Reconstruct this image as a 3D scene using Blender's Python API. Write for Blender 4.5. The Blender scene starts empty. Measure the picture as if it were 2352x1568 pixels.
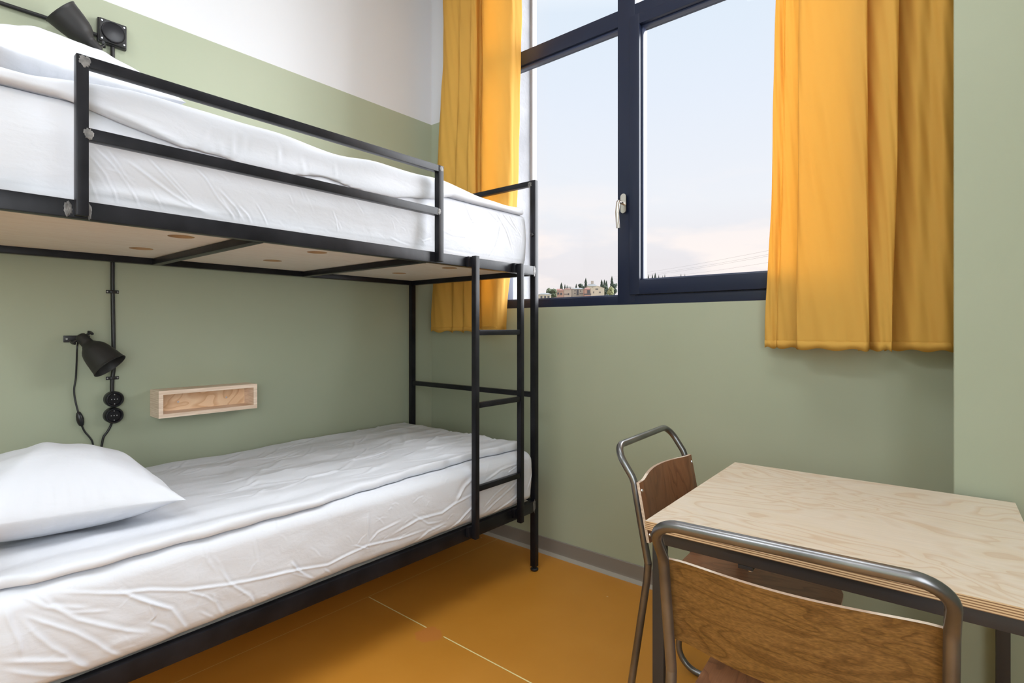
import bpy, bmesh, math, random
import numpy as np
from mathutils import Vector, Matrix, noise

# ------------------------------------------------------------------ scene, camera, sky, light
S = bpy.context.scene
C = S.collection
S.view_settings.view_transform = 'Standard'
S.view_settings.look = 'None'
S.view_settings.gamma = 1.0
S.view_settings.use_curve_mapping = False
S.view_settings.exposure = 0.31
R = math.radians
F_PX, CX, Y0, HC = 1250.0, 1176.0, 756.0, 1.2
cam_d = bpy.data.cameras.new('camera')
cam = bpy.data.objects.new('camera', cam_d)
C.objects.link(cam)
cam_d.sensor_width = 36.0
cam_d.lens = F_PX / 2352 * 36
cam_d.shift_y = -(784 - Y0) / 2352
cam_d.clip_end = 2000
cam_d.clip_start = 0.05
cam.location = (0, 0, HC)
cam.rotation_euler = (R(90), 0, R(40))
S.camera = cam

def lin(r, g, b, k=1.0):
    f = lambda c: ((c / 255) / 12.92 if c / 255 <= 0.04045 else ((c / 255 + 0.055) / 1.055) ** 2.4) * k
    return (f(r), f(g), f(b), 1)

W = bpy.data.worlds.new('sky'); S.world = W; W.use_nodes = True
nt = W.node_tree; nt.nodes.clear()
def wn(t, **k):
    n = nt.nodes.new(t)
    for a, b in k.items(): setattr(n, a, b)
    return n
tc = wn('ShaderNodeTexCoord'); sep = wn('ShaderNodeSeparateXYZ')
nt.links.new(tc.outputs['Generated'], sep.inputs[0])
ramp = wn('ShaderNodeValToRGB')
e = ramp.color_ramp.elements
e[0].position = 0.0; e[0].color = lin(230, 223, 223)
e[1].position = 0.60; e[1].color = lin(255, 255, 255)
for p, c_ in ((0.12, (226, 223, 226)), (0.22, (229, 232, 238)), (0.38, (221, 229, 241)), (0.50, (215, 227, 240))):
    x = ramp.color_ramp.elements.new(p); x.color = lin(*c_)
nt.links.new(sep.outputs[2], ramp.inputs[0])
mp = wn('ShaderNodeMapping'); mp.inputs['Scale'].default_value = (2.4, 2.4, 9.0)
nt.links.new(tc.outputs['Generated'], mp.inputs[0])
ns = wn('ShaderNodeTexNoise'); ns.inputs['Scale'].default_value = 1.6; ns.inputs['Detail'].default_value = 6; ns.inputs['Roughness'].default_value = 0.55
nt.links.new(mp.outputs[0], ns.inputs[0])
cr = wn('ShaderNodeValToRGB'); cr.color_ramp.elements[0].position = 0.44; cr.color_ramp.elements[1].position = 0.60
nt.links.new(ns.outputs[0], cr.inputs[0])
fade = wn('ShaderNodeMapRange'); fade.inputs[1].default_value = 0.28; fade.inputs[2].default_value = 0.08; fade.inputs[3].default_value = 0.0; fade.inputs[4].default_value = 1.0
nt.links.new(sep.outputs[2], fade.inputs[0])
mm = wn('ShaderNodeMath', operation='MULTIPLY')
nt.links.new(cr.outputs[0], mm.inputs[0]); nt.links.new(fade.outputs[0], mm.inputs[1])
mx = wn('ShaderNodeMix', data_type='RGBA'); mx.inputs[7].default_value = lin(251, 240, 234)
nt.links.new(mm.outputs[0], mx.inputs[0]); nt.links.new(ramp.outputs[0], mx.inputs[6])
bg = wn('ShaderNodeBackground'); bg.inputs[1].default_value = 0.90
out = wn('ShaderNodeOutputWorld')
nt.links.new(mx.outputs[2], bg.inputs[0]); nt.links.new(bg.outputs[0], out.inputs[0])

# broad soft daylight coming down through the window
sun_d = bpy.data.lights.new('sun', 'SUN'); sun = bpy.data.objects.new('sun', sun_d); C.objects.link(sun)
sun_d.energy = 12.0; sun_d.angle = R(80); sun_d.color = (0.93, 0.96, 1.0)
sun.rotation_euler = Vector((-0.62, -0.80, -0.42)).to_track_quat('-Z', 'Y').to_euler()
sun.location = (-1, 8, 8)
# two added ceiling fill lights, assumed out of view (housings built below)
FILL_PANELS = [(-0.6, 1.05, 3.52, 1.2, 0.6, 14.0), (-0.9, -1.5, 3.52, 1.2, 0.6, 30.0)]
for (lx, ly, lz, sx, sy, pw) in FILL_PANELS:
    ld = bpy.data.lights.new('ceiling_light', 'AREA'); lo = bpy.data.objects.new('ceiling_light', ld); C.objects.link(lo)
    ld.shape = 'RECTANGLE'; ld.size = sx; ld.size_y = sy; ld.energy = pw; ld.color = (0.90, 0.955, 1.0)
    lo.location = (lx, ly, lz)

# added fill light in an invented window, right-hand wall beside the viewer
FILL_W = (-1.92, 0.08, 0.75, 2.55)          # y0, y1, z0, z1
ld = bpy.data.lights.new('side_daylight', 'AREA'); lo = bpy.data.objects.new('side_daylight', ld); C.objects.link(lo)
ld.shape = 'RECTANGLE'; ld.size = FILL_W[3] - FILL_W[2] - .1; ld.size_y = FILL_W[1] - FILL_W[0] - .1; ld.energy = 47.0; ld.color = (0.88, 0.94, 1.0)
lo.location = (0.985, (FILL_W[0] + FILL_W[1]) / 2, (FILL_W[2] + FILL_W[3]) / 2); lo.rotation_euler = (0, R(90), 0)

# ------------------------------------------------------------------ materials
def mat(name, color, rough=0.5, metal=0.0, spec=0.5, bump=None, **kw):
    m = bpy.data.materials.new(name); m.use_nodes = True
    b = m.node_tree.nodes['Principled BSDF']
    b.inputs['Base Color'].default_value = color if len(color) == 4 else (*color, 1)
    b.inputs['Roughness'].default_value = rough; b.inputs['Metallic'].default_value = metal
    b.inputs['Specular IOR Level'].default_value = spec
    for k, v in kw.items(): b.inputs[k.replace('_', ' ')].default_value = v
    if bump:
        sc, st, dist = bump
        t = m.node_tree
        co = t.nodes.new('ShaderNodeTexCoord'); n = t.nodes.new('ShaderNodeTexNoise')
        n.inputs['Scale'].default_value = sc; n.inputs['Detail'].default_value = 4
        bp = t.nodes.new('ShaderNodeBump'); bp.inputs['Strength'].default_value = st; bp.inputs['Distance'].default_value = dist
        t.links.new(co.outputs['Object'], n.inputs[0]); t.links.new(n.outputs[0], bp.inputs['Height'])
        t.links.new(bp.outputs[0], b.inputs['Normal'])
    return m
def N(m, t, **k):
    n = m.node_tree.nodes.new(t)
    for a, b in k.items(): setattr(n, a, b)
    return n
def L(m, a, b): m.node_tree.links.new(a, b)
def BS(m): return m.node_tree.nodes['Principled BSDF']
def mottle(m, c1, c2, scale=3.0, detail=5, stretch=(1, 1, 1), lo=0.35, hi=0.65, coord='Object', distort=0.0):
    co = N(m, 'ShaderNodeTexCoord'); mp = N(m, 'ShaderNodeMapping'); mp.inputs['Scale'].default_value = stretch
    n = N(m, 'ShaderNodeTexNoise'); n.inputs['Scale'].default_value = scale; n.inputs['Detail'].default_value = detail
    n.inputs['Distortion'].default_value = distort
    r = N(m, 'ShaderNodeValToRGB'); r.color_ramp.elements[0].position = lo; r.color_ramp.elements[1].position = hi
    r.color_ramp.elements[0].color = c1; r.color_ramp.elements[1].color = c2
    L(m, co.outputs[coord], mp.inputs[0]); L(m, mp.outputs[0], n.inputs[0]); L(m, n.outputs[0], r.inputs[0])
    L(m, r.outputs[0], BS(m).inputs['Base Color'])
    return r

GREEN = (0.365, 0.40, 0.29, 1); WHITE = (0.66, 0.665, 0.685, 1)
M = {}
# painted wall: green up to 2.515 m, white above it
m = mat('wall_paint', GREEN, 0.55, bump=(180, 0.05, 0.001))
co = N(m, 'ShaderNodeTexCoord'); sp = N(m, 'ShaderNodeSeparateXYZ'); L(m, co.outputs['Object'], sp.inputs[0])
gt = N(m, 'ShaderNodeMath', operation='GREATER_THAN'); gt.inputs[1].default_value = 2.515; L(m, sp.outputs[2], gt.inputs[0])
n1 = N(m, 'ShaderNodeTexNoise'); n1.inputs['Scale'].default_value = 2.2; n1.inputs['Detail'].default_value = 3; L(m, co.outputs['Object'], n1.inputs[0])
gr = N(m, 'ShaderNodeValToRGB'); gr.color_ramp.elements[0].color = (0.358, 0.393, 0.282, 1); gr.color_ramp.elements[1].color = (0.380, 0.410, 0.300, 1)
gr.color_ramp.elements[0].position = 0.3; gr.color_ramp.elements[1].position = 0.7
L(m, n1.outputs[0], gr.inputs[0])
mxx = N(m, 'ShaderNodeMix', data_type='RGBA'); mxx.inputs[7].default_value = WHITE
L(m, gt.outputs[0], mxx.inputs[0]); L(m, gr.outputs[0], mxx.inputs[6]); L(m, mxx.outputs[2], BS(m).inputs['Base Color'])
M['wall'] = m
M['ceiling'] = mat('ceiling_paint', (0.82, 0.82, 0.81), 0.8)
M['plaster'] = mat('outer_plaster', (0.2, 0.2, 0.21), 0.8, bump=(25, 0.4, 0.01))
mottle(M['plaster'], (0.17, 0.175, 0.19, 1), (0.23, 0.235, 0.25, 1), 5)
M['outer_trim'] = mat('outer_trim', (0.42, 0.42, 0.42), 0.7)
# floor
m = mat('orange_floor', (0.55, 0.22, 0.03, 1), 0.42, spec=0.4, bump=(6, 0.05, 0.01))
r = mottle(m, (0.50, 0.205, 0.022, 1), (0.56, 0.245, 0.035, 1), 2.2, 6, lo=0.3, hi=0.7)
co = N(m, 'ShaderNodeTexCoord'); sp = N(m, 'ShaderNodeSeparateXYZ'); L(m, co.outputs['Object'], sp.inputs[0])
def line_mask(axis, pos, half):
    a = N(m, 'ShaderNodeMath', operation='SUBTRACT'); a.inputs[1].default_value = pos; L(m, sp.outputs[axis], a.inputs[0])
    b = N(m, 'ShaderNodeMath', operation='ABSOLUTE'); L(m, a.outputs[0], b.inputs[0])
    c = N(m, 'ShaderNodeMath', operation='LESS_THAN'); c.inputs[1].default_value = half; L(m, b.outputs[0], c.inputs[0])
    return c
def mul(a, b):
    c = N(m, 'ShaderNodeMath', operation='MULTIPLY'); L(m, a, c.inputs[0])
    if isinstance(b, (int, float)): c.inputs[1].default_value = b
    else: L(m, b, c.inputs[1])
    return c.outputs[0]
def rng(axis, lo, hi):
    a = N(m, 'ShaderNodeMath', operation='GREATER_THAN'); a.inputs[1].default_value = lo; L(m, sp.outputs[axis], a.inputs[0])
    b = N(m, 'ShaderNodeMath', operation='LESS_THAN'); b.inputs[1].default_value = hi; L(m, sp.outputs[axis], b.inputs[0])
    return mul(a.outputs[0], b.outputs[0])
l1 = mul(line_mask(1, 1.457, 0.0026).outputs[0], rng(0, -2.06, -1.672))
l2 = mul(line_mask(1, 1.457, 0.0026).outputs[0], rng(0, -1.572, 3.0))
l3 = mul(line_mask(0, -2.065, 0.0016).outputs[0], 0.35)
ad = N(m, 'ShaderNodeMath', operation='ADD'); L(m, l1, ad.inputs[0]); L(m, l2, ad.inputs[1])
ad2 = N(m, 'ShaderNodeMath', operation='MAXIMUM'); L(m, ad.outputs[0], ad2.inputs[0]); L(m, l3, ad2.inputs[1])
vo = N(m, 'ShaderNodeTexVoronoi'); vo.inputs['Scale'].default_value = 9.0; L(m, co.outputs['Object'], vo.inputs['Vector'])
sm = N(m, 'ShaderNodeMath', operation='LESS_THAN'); sm.inputs[1].default_value = 0.045; L(m, vo.outputs['Distance'], sm.inputs[0])
wn2 = N(m, 'ShaderNodeTexNoise'); wn2.inputs['Scale'].default_value = 5.1; L(m, co.outputs['Object'], wn2.inputs[0])
wg = N(m, 'ShaderNodeMath', operation='GREATER_THAN'); wg.inputs[1].default_value = 0.56; L(m, wn2.outputs[0], wg.inputs[0])
spk = mul(sm.outputs[0], wg.outputs[0]); spk = mul(spk, 0.45)
# repair patch
va = N(m, 'ShaderNodeVectorMath', operation='DISTANCE'); va.inputs[1].default_value = (-1.625, 1.43, 0); 
wv = N(m, 'ShaderNodeTexNoise'); wv.inputs['Scale'].default_value = 18; L(m, co.outputs['Object'], wv.inputs[0])
L(m, co.outputs['Object'], va.inputs[0])
vs = N(m, 'ShaderNodeMath', operation='MULTIPLY_ADD'); vs.inputs[1].default_value = 0.05; L(m, wv.outputs[0], vs.inputs[0]); L(m, va.outputs['Value'], vs.inputs[2])
vp = N(m, 'ShaderNodeMath', operation='LESS_THAN'); vp.inputs[1].default_value = 0.078; L(m, vs.outputs[0], vp.inputs[0])
mxa = N(m, 'ShaderNodeMix', data_type='RGBA'); mxa.inputs[7].default_value = (0.55, 0.19, 0.045, 1)
vpm = mul(vp.outputs[0], 0.7); L(m, vpm, mxa.inputs[0]); L(m, r.outputs[0], mxa.inputs[6])
mxb = N(m, 'ShaderNodeMix', data_type='RGBA'); mxb.inputs[7].default_value = (0.80, 0.70, 0.36, 1)
L(m, ad2.outputs[0], mxb.inputs[0]); L(m, mxa.outputs[2], mxb.inputs[6])
mxc = N(m, 'ShaderNodeMix', data_type='RGBA'); mxc.inputs[7].default_value = (0.75, 0.66, 0.5, 1)
L(m, spk, mxc.inputs[0]); L(m, mxb.outputs[2], mxc.inputs[6]); L(m, mxc.outputs[2], BS(m).inputs['Base Color'])
M['floor'] = m
M['skirting'] = mat('grey_vinyl', (0.215, 0.19, 0.165), 0.5)
M['skirting_toe'] = mat('grey_vinyl_toe', (0.36, 0.34, 0.30), 0.5)
M['navy'] = mat('navy_lacquer', (0.011, 0.017, 0.042), 0.35, spec=0.35)
M['bead'] = mat('navy_bead', (0.03, 0.042, 0.09), 0.3, spec=0.5)
M['steel'] = mat('black_steel', (0.028, 0.028, 0.032), 0.33, metal=0.0, spec=0.22, bump=(60, 0.10, 0.002))
r = mottle(M['steel'], (0.006, 0.006, 0.008, 1), (0.018, 0.018, 0.022, 1), 9, 6, lo=0.35, hi=0.75)
M['weld'] = mat('ground_weld', (0.20, 0.19, 0.19), 0.5, metal=0.3, bump=(220, 0.5, 0.002))
mottle(M['weld'], (0.10, 0.096, 0.092, 1), (0.22, 0.21, 0.20, 1), 60)
M['blackp'] = mat('black_plastic', (0.012, 0.012, 0.014), 0.35)
M['gloss'] = mat('gloss_black', (0.008, 0.008, 0.011), 0.28, spec=0.35)
M['cable'] = mat('black_cable', (0.010, 0.010, 0.011), 0.4)
M['lamp'] = mat('anthracite_metal', (0.022, 0.021, 0.021), 0.5, spec=0.4)
M['screw'] = mat('zinc_screw', (0.75, 0.76, 0.80), 0.3, metal=0.8)
M['satin'] = mat('satin_nickel', (0.62, 0.59, 0.55), 0.28, metal=1.0)
M['tube'] = mat('raw_steel_tube', (0.20, 0.20, 0.205), 0.30, metal=0.85, bump=(90, 0.08, 0.001))
mottle(M['tube'], (0.15, 0.15, 0.155, 1), (0.25, 0.25, 0.255, 1), 8, 6)
M['table_steel'] = mat('table_steel', (0.05, 0.048, 0.050), 0.42, metal=0.4, bump=(70, 0.1, 0.001))
M['glass'] = bpy.data.materials.new('window_glass'); g = M['glass']; g.use_nodes = True; g.node_tree.nodes.clear()
tr = N(g, 'ShaderNodeBsdfTransparent'); gl = N(g, 'ShaderNodeBsdfGlossy'); gl.inputs['Roughness'].default_value = 0.0
fr = N(g, 'ShaderNodeFresnel'); fr.inputs[0].default_value = 1.13; mg = N(g, 'ShaderNodeMixShader'); og = N(g, 'ShaderNodeOutputMaterial')
L(g, fr.outputs[0], mg.inputs[0]); L(g, tr.outputs[0], mg.inputs[1]); L(g, gl.outputs[0], mg.inputs[2]); L(g, mg.outputs[0], og.inputs[0])

def fabric(name, col, trans=0.0, rough=0.85, weave=1400, wst=0.08, noise=None):
    m = mat(name, col, rough, spec=0.25)
    t = m.node_tree
    co = N(m, 'ShaderNodeTexCoord')
    n = N(m, 'ShaderNodeTexNoise'); n.inputs['Scale'].default_value = weave; L(m, co.outputs['Object'], n.inputs[0])
    bp = N(m, 'ShaderNodeBump'); bp.inputs['Strength'].default_value = wst; bp.inputs['Distance'].default_value = 0.0006
    L(m, n.outputs[0], bp.inputs['Height']); last = bp
    if noise:
        for (sc, st, dist, stretch, detail) in noise:
            mpn = N(m, 'ShaderNodeMapping'); mpn.inputs['Scale'].default_value = stretch
            nn = N(m, 'ShaderNodeTexNoise'); nn.inputs['Scale'].default_value = sc; nn.inputs['Detail'].default_value = detail
            nn.inputs['Distortion'].default_value = 0.6
            L(m, co.outputs['Object'], mpn.inputs[0]); L(m, mpn.outputs[0], nn.inputs[0])
            b2 = N(m, 'ShaderNodeBump'); b2.inputs['Strength'].default_value = st; b2.inputs['Distance'].default_value = dist
            L(m, nn.outputs[0], b2.inputs['Height']); L(m, last.outputs[0], b2.inputs['Normal']); last = b2
    L(m, last.outputs[0], BS(m).inputs['Normal'])
    if trans:
        tb = N(m, 'ShaderNodeBsdfTranslucent'); tb.inputs[0].default_value = (*col[:3], 1)
        mxs = N(m, 'ShaderNodeMixShader'); mxs.inputs[0].default_value = trans
        o = t.nodes['Material Output']
        L(m, BS(m).outputs[0], mxs.inputs[1]); L(m, tb.outputs[0], mxs.inputs[2]); L(m, mxs.outputs[0], o.inputs[0])
    return m
M['sheet'] = fabric('white_cotton', (0.69, 0.705, 0.755, 1), 0.05, 0.8, noise=[(9, 0.35, 0.012, (1, 0.45, 1), 6), (38, 0.28, 0.004, (1, 0.6, 1), 5)])
M['curtain'] = fabric('mustard_fabric', (0.86, 0.54, 0.12, 1), 0.42, 0.75, noise=[(6, 0.12, 0.01, (1, 1, 0.25), 4)])

def ply_face(name, c1, c2, c3, scale, stretch, dist=1.0, rough=0.45, rings=4.5, streak=0.5):
    m = mat(name, c1, rough)
    co = N(m, 'ShaderNodeTexCoord'); mp = N(m, 'ShaderNodeMapping'); mp.inputs['Scale'].default_value = stretch
    n = N(m, 'ShaderNodeTexNoise'); n.inputs['Scale'].default_value = scale; n.inputs['Detail'].default_value = 2.0; n.inputs['Distortion'].default_value = dist
    L(m, co.outputs['Object'], mp.inputs[0]); L(m, mp.outputs[0], n.inputs[0])
    # contour lines of the noise field read as flat-cut veneer figure
    mu = N(m, 'ShaderNodeMath', operation='MULTIPLY'); mu.inputs[1].default_value = rings * 4; L(m, n.outputs[0], mu.inputs[0])
    fr = N(m, 'ShaderNodeMath', operation='FRACT'); L(m, mu.outputs[0], fr.inputs[0])
    r = N(m, 'ShaderNodeValToRGB'); el = r.color_ramp.elements
    el[0].position = 0.0; el[0].color = c1; el[1].position = 1.0; el[1].color = c1
    x = el.new(0.45); x.color = c2
    x = el.new(0.86); x.color = c3
    x = el.new(0.92); x.color = c1
    L(m, fr.outputs[0], r.inputs[0])
    mp2 = N(m, 'ShaderNodeMapping'); mp2.inputs['Scale'].default_value = tuple(s * (1 if s <= min(stretch) else 5) for s in stretch)
    n2 = N(m, 'ShaderNodeTexNoise'); n2.inputs['Scale'].default_value = scale * 6; n2.inputs['Detail'].default_value = 6
    L(m, co.outputs['Object'], mp2.inputs[0]); L(m, mp2.outputs[0], n2.inputs[0])
    r2 = N(m, 'ShaderNodeValToRGB'); r2.color_ramp.elements[0].position = 0.3; r2.color_ramp.elements[1].position = 0.7
    r2.color_ramp.elements[0].color = (1 - 0.30 * streak,) * 3 + (1,); r2.color_ramp.elements[1].color = (1, 1, 1, 1)
    L(m, n2.outputs[0], r2.inputs[0])
    mi = N(m, 'ShaderNodeMix', data_type='RGBA', blend_type='MULTIPLY'); mi.inputs[0].default_value = 1.0
    L(m, r.outputs[0], mi.inputs[6]); L(m, r2.outputs[0], mi.inputs[7]); L(m, mi.outputs[2], BS(m).inputs['Base Color'])
    return m
M['birch'] = ply_face('birch_veneer', (0.75, 0.63, 0.50, 1), (0.77, 0.66, 0.55, 1), (0.68, 0.52, 0.38, 1), 2.3, (1, 2.2, 1), 1.2, 0.38, rings=2.2, streak=0.25)
M['birch_board'] = ply_face('birch_board', (0.78, 0.71, 0.63, 1), (0.80, 0.74, 0.66, 1), (0.76, 0.68, 0.59, 1), 2.5, (6, 1, 1), 0.4, 0.6, rings=1.5, streak=0.3)
M['shelf_face'] = ply_face('shelf_veneer', (0.90, 0.64, 0.42, 1), (0.92, 0.68, 0.46, 1), (0.74, 0.46, 0.26, 1), 3.2, (1, 1.3, 2.2), 0.8, 0.5, rings=2.4, streak=0.1)
M['brown_ply'] = ply_face('stained_veneer', (0.225, 0.112, 0.030, 1), (0.26, 0.13, 0.038, 1), (0.15, 0.070, 0.018, 1), 3.0, (1, 1.2, 5), 0.8, 0.38, rings=2.0, streak=1.6)
M['red_ply'] = ply_face('reddish_veneer', (0.28, 0.115, 0.05, 1), (0.30, 0.13, 0.06, 1), (0.20, 0.08, 0.035, 1), 3.0, (1, 4, 1), 0.6, 0.4, rings=2.0, streak=0.7)

def ply_edge(name, light, dark, layers, axis=2):
    m = mat(name, light, 0.6)
    co = N(m, 'ShaderNodeTexCoord'); sp = N(m, 'ShaderNodeSeparateXYZ'); L(m, co.outputs['Object'], sp.inputs[0])
    mu = N(m, 'ShaderNodeMath', operation='MULTIPLY'); mu.inputs[1].default_value = layers; L(m, sp.outputs[axis], mu.inputs[0])
    fr = N(m, 'ShaderNodeMath', operation='FRACT'); L(m, mu.outputs[0], fr.inputs[0])
    r = N(m, 'ShaderNodeValToRGB'); r.color_ramp.interpolation = 'LINEAR'
    el = r.color_ramp.elements; el[0].color = light; el[0].position = 0.45; el[1].color = dark; el[1].position = 0.6
    x = el.new(0.92); x.color = dark
    x = el.new(1.0); x.color = light
    L(m, fr.outputs[0], r.inputs[0]); L(m, r.outputs[0], BS(m).inputs['Base Color'])
    return m
M['edge'] = ply_edge('birch_ply_edge', (0.66, 0.47, 0.27, 1), (0.24, 0.12, 0.055, 1), 1 / 0.0044)
M['edge_light'] = ply_edge('pale_ply_edge', (0.78, 0.66, 0.55, 1), (0.50, 0.36, 0.27, 1), 1 / 0.0035)
M['shelf_edge'] = mat('shelf_ply_edge', (0.62, 0.44, 0.31), 0.6)
mottle(M['shelf_edge'], (0.76, 0.57, 0.43, 1), (0.92, 0.74, 0.60, 1), 14, 5, stretch=(1, 0.5, 22), lo=0.4, hi=0.6)
M['hole_edge'] = mat('hole_edge_tan', (0.46, 0.30, 0.16), 0.7)
M['lampface'] = bpy.data.materials.new('lit_panel'); lf = M['lampface']; lf.use_nodes = True; lf.node_tree.nodes.clear()  # glowing face of the assumed ceiling fill panels
em = N(lf, 'ShaderNodeEmission'); em.inputs[1].default_value = 2.0; lo_ = N(lf, 'ShaderNodeOutputMaterial'); L(lf, em.outputs[0], lo_.inputs[0])
M['white_metal'] = mat('white_metal', (0.8, 0.8, 0.8), 0.4)

# ------------------------------------------------------------------ geometry helpers
class MB:
    def __init__(s): s.v = []; s.f = []; s.mi = []
    def add(s, v, f, mi=0):
        o = len(s.v); s.v += [tuple(p) for p in v]; s.f += [tuple(i + o for i in q) for q in f]; s.mi += [mi] * len(f); return s
    def box(s, x0, x1, y0, y1, z0, z1, b=0.0, mi=0, rot=None, seg=2):
        bm = bmesh.new()
        vs = [bm.verts.new((x, y, z)) for x in (x0, x1) for y in (y0, y1) for z in (z0, z1)]
        for q in ((0, 1, 3, 2), (4, 6, 7, 5), (0, 4, 5, 1), (2, 3, 7, 6), (0, 2, 6, 4), (1, 5, 7, 3)): bm.faces.new([vs[i] for i in q])
        if b > 0: bmesh.ops.bevel(bm, geom=bm.edges[:], offset=b, segments=seg, affect='EDGES', profile=0.6)
        if rot is not None: bmesh.ops.transform(bm, matrix=rot, verts=bm.verts)
        bm.verts.index_update()
        s.add([v.co[:] for v in bm.verts], [[v.index for v in f.verts] for f in bm.faces], mi); bm.free(); return s
    def tube(s, pts, r, n=16, caps=True, mi=0, radii=None, closed=False):
        P = [Vector(p) for p in pts]; m_ = len(P)
        t0 = (P[1] - P[0]).normalized(); up = Vector((0, 0, 1)) if abs(t0.z) < 0.9 else Vector((1, 0, 0))
        nrm = (up - t0 * up.dot(t0)).normalized(); V = []; 
        for i in range(m_):
            a = P[max(i - 1, 0)]; b = P[min(i + 1, m_ - 1)]; t = (b - a)
            t = t.normalized() if t.length > 1e-9 else t0
            nrm = (nrm - t * nrm.dot(t)).normalized(); bi = t.cross(nrm); rr = radii[i] if radii else r
            for k in range(n):
                an = 2 * math.pi * k / n; V.append(P[i] + (nrm * math.cos(an) + bi * math.sin(an)) * rr)
        Fc = []
        for i in range(m_ - 1):
            for k in range(n):
                k2 = (k + 1) % n; Fc.append((i * n + k, i * n + k2, (i + 1) * n + k2, (i + 1) * n + k))
        if caps:
            Fc.append(tuple(range(n - 1, -1, -1))); Fc.append(tuple((m_ - 1) * n + k for k in range(n)))
        return s.add(V, Fc, mi)
    def lathe(s, prof, base, axis, n=40, mi=0):
        a = Vector(axis).normalized(); up = Vector((0, 0, 1)) if abs(a.z) < 0.95 else Vector((1, 0, 0))
        u = (up - a * up.dot(a)).normalized(); w = a.cross(u); B = Vector(base); V = []
        for (h, r) in prof:
            for k in range(n):
                an = 2 * math.pi * k / n; V.append(B + a * h + (u * math.cos(an) + w * math.sin(an)) * max(r, 1e-5))
        Fc = []
        for i in range(len(prof) - 1):
            for k in range(n):
                k2 = (k + 1) % n; Fc.append((i * n + k, i * n + k2, (i + 1) * n + k2, (i + 1) * n + k))
        return s.add(V, Fc, mi)
    def prism(s, poly, z0, z1, mi=0, mi_side=None, tf=None):
        n = len(poly); V = [(x, y, z0) for x, y in poly] + [(x, y, z1) for x, y in poly]
        if tf: V = [tf(p) for p in V]
        s.add(V, [tuple(range(n - 1, -1, -1)), tuple(range(n, 2 * n))], mi)
        o = len(s.v) - 2 * n
        for i in range(n):
            j = (i + 1) % n; s.f.append((o + i, o + j, o + n + j, o + n + i)); s.mi.append(mi if mi_side is None else mi_side)
        return s
    def build(s, name, mats, parent=None, smooth=40, local=False):
        me = bpy.data.meshes.new(name)
        off = (0, 0, 0)
        if parent is not None and not local:
            mw = WM[parent.name]; inv = mw.inverted(); vv = [tuple(inv @ Vector(p)) for p in s.v]
        else: vv = s.v
        me.from_pydata(vv, [], s.f)
        if not isinstance(mats, (list, tuple)): mats = [mats]
        for q in mats: me.materials.append(q)
        me.polygons.foreach_set('material_index', s.mi)
        bm = bmesh.new(); bm.from_mesh(me); bmesh.ops.recalc_face_normals(bm, faces=bm.faces[:]); bm.to_mesh(me); bm.free()
        if smooth:
            me.polygons.foreach_set('use_smooth', [True] * len(me.polygons)); me.set_sharp_from_angle(angle=R(smooth))
        me.update()
        o = bpy.data.objects.new(name, me); C.objects.link(o)
        if parent is not None: o.parent = parent; WM[o.name] = WM[parent.name].copy()
        else: WM[o.name] = Matrix.Identity(4)
        return o
WM = {}
def np_obj(name, V, Fc, material, parent=None):
    me = bpy.data.meshes.new(name); V = np.asarray(V, dtype=np.float64)
    if parent is not None:
        inv = np.array(WM[parent.name].inverted()); V = V @ inv[:3, :3].T + inv[:3, 3]
    me.from_pydata(V.tolist(), [], [tuple(map(int, f)) for f in Fc])
    me.materials.append(material); me.polygons.foreach_set('use_smooth', [True] * len(me.polygons)); me.update()
    o = bpy.data.objects.new(name, me); C.objects.link(o)
    if parent is not None: o.parent = parent; WM[o.name] = WM[parent.name].copy()
    else: WM[o.name] = Matrix.Identity(4)
    return o
def empty(name, loc, rz=0.0):
    o = bpy.data.objects.new(name, None); o.empty_display_size = 0.1; o.location = loc; o.rotation_euler = (0, 0, rz); C.objects.link(o)
    WM[o.name] = Matrix.Translation(loc) @ Matrix.Rotation(rz, 4, 'Z'); return o
def tag(o, label=None, cat=None, group=None, kind=None):
    if label: o['label'] = label
    if cat: o['category'] = cat
    if group: o['group'] = group
    if kind: o['kind'] = kind
    return o
def rebase(o, loc):
    """give a one-mesh thing an origin of its own"""
    loc = Vector(loc); me = o.data; me.transform(Matrix.Translation(-loc)); o.location = loc; return o
def fillet(pts, rad, n=7):
    P = [Vector(p) for p in pts]; out = [P[0]]
    for i in range(1, len(P) - 1):
        a, b, c = P[i - 1], P[i], P[i + 1]; r = rad[i - 1] if isinstance(rad, (list, tuple)) else rad
        u = (a - b).normalized(); v = (c - b).normalized(); ang = u.angle(v)
        d = min(r / math.tan(ang / 2), (a - b).length * 0.49, (c - b).length * 0.49); rr = d * math.tan(ang / 2)
        cen = b + (u + v).normalized() * (rr / math.sin(ang / 2)); p0 = b + u * d; p1 = b + v * d
        a0 = (p0 - cen); a1 = (p1 - cen); th = a0.angle(a1); 
        for k in range(n + 1):
            t = k / n
            if th < 1e-4: out.append(p0.lerp(p1, t))
            else: out.append(cen + (a0 * math.sin((1 - t) * th) + a1 * math.sin(t * th)) / math.sin(th))
    out.append(P[-1]); return out
# ray helpers used to turn measured points of the place into metres
cT, sT = math.cos(R(40)), math.sin(R(40))
def ray(u, v): r_ = (u - CX) / F_PX; return (cT * r_ - sT, sT * r_ + cT, -(v - Y0) / F_PX)
def pX(u, v, X): d = ray(u, v); t = X / d[0]; return (X, t * d[1], HC + t * d[2])
def pY(u, v, Y): d = ray(u, v); t = Y / d[1]; return (t * d[0], Y, HC + t * d[2])
def pZ(u, v, Z): d = ray(u, v); t = (Z - HC) / d[2]; return (t * d[0], t * d[1], Z)

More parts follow.
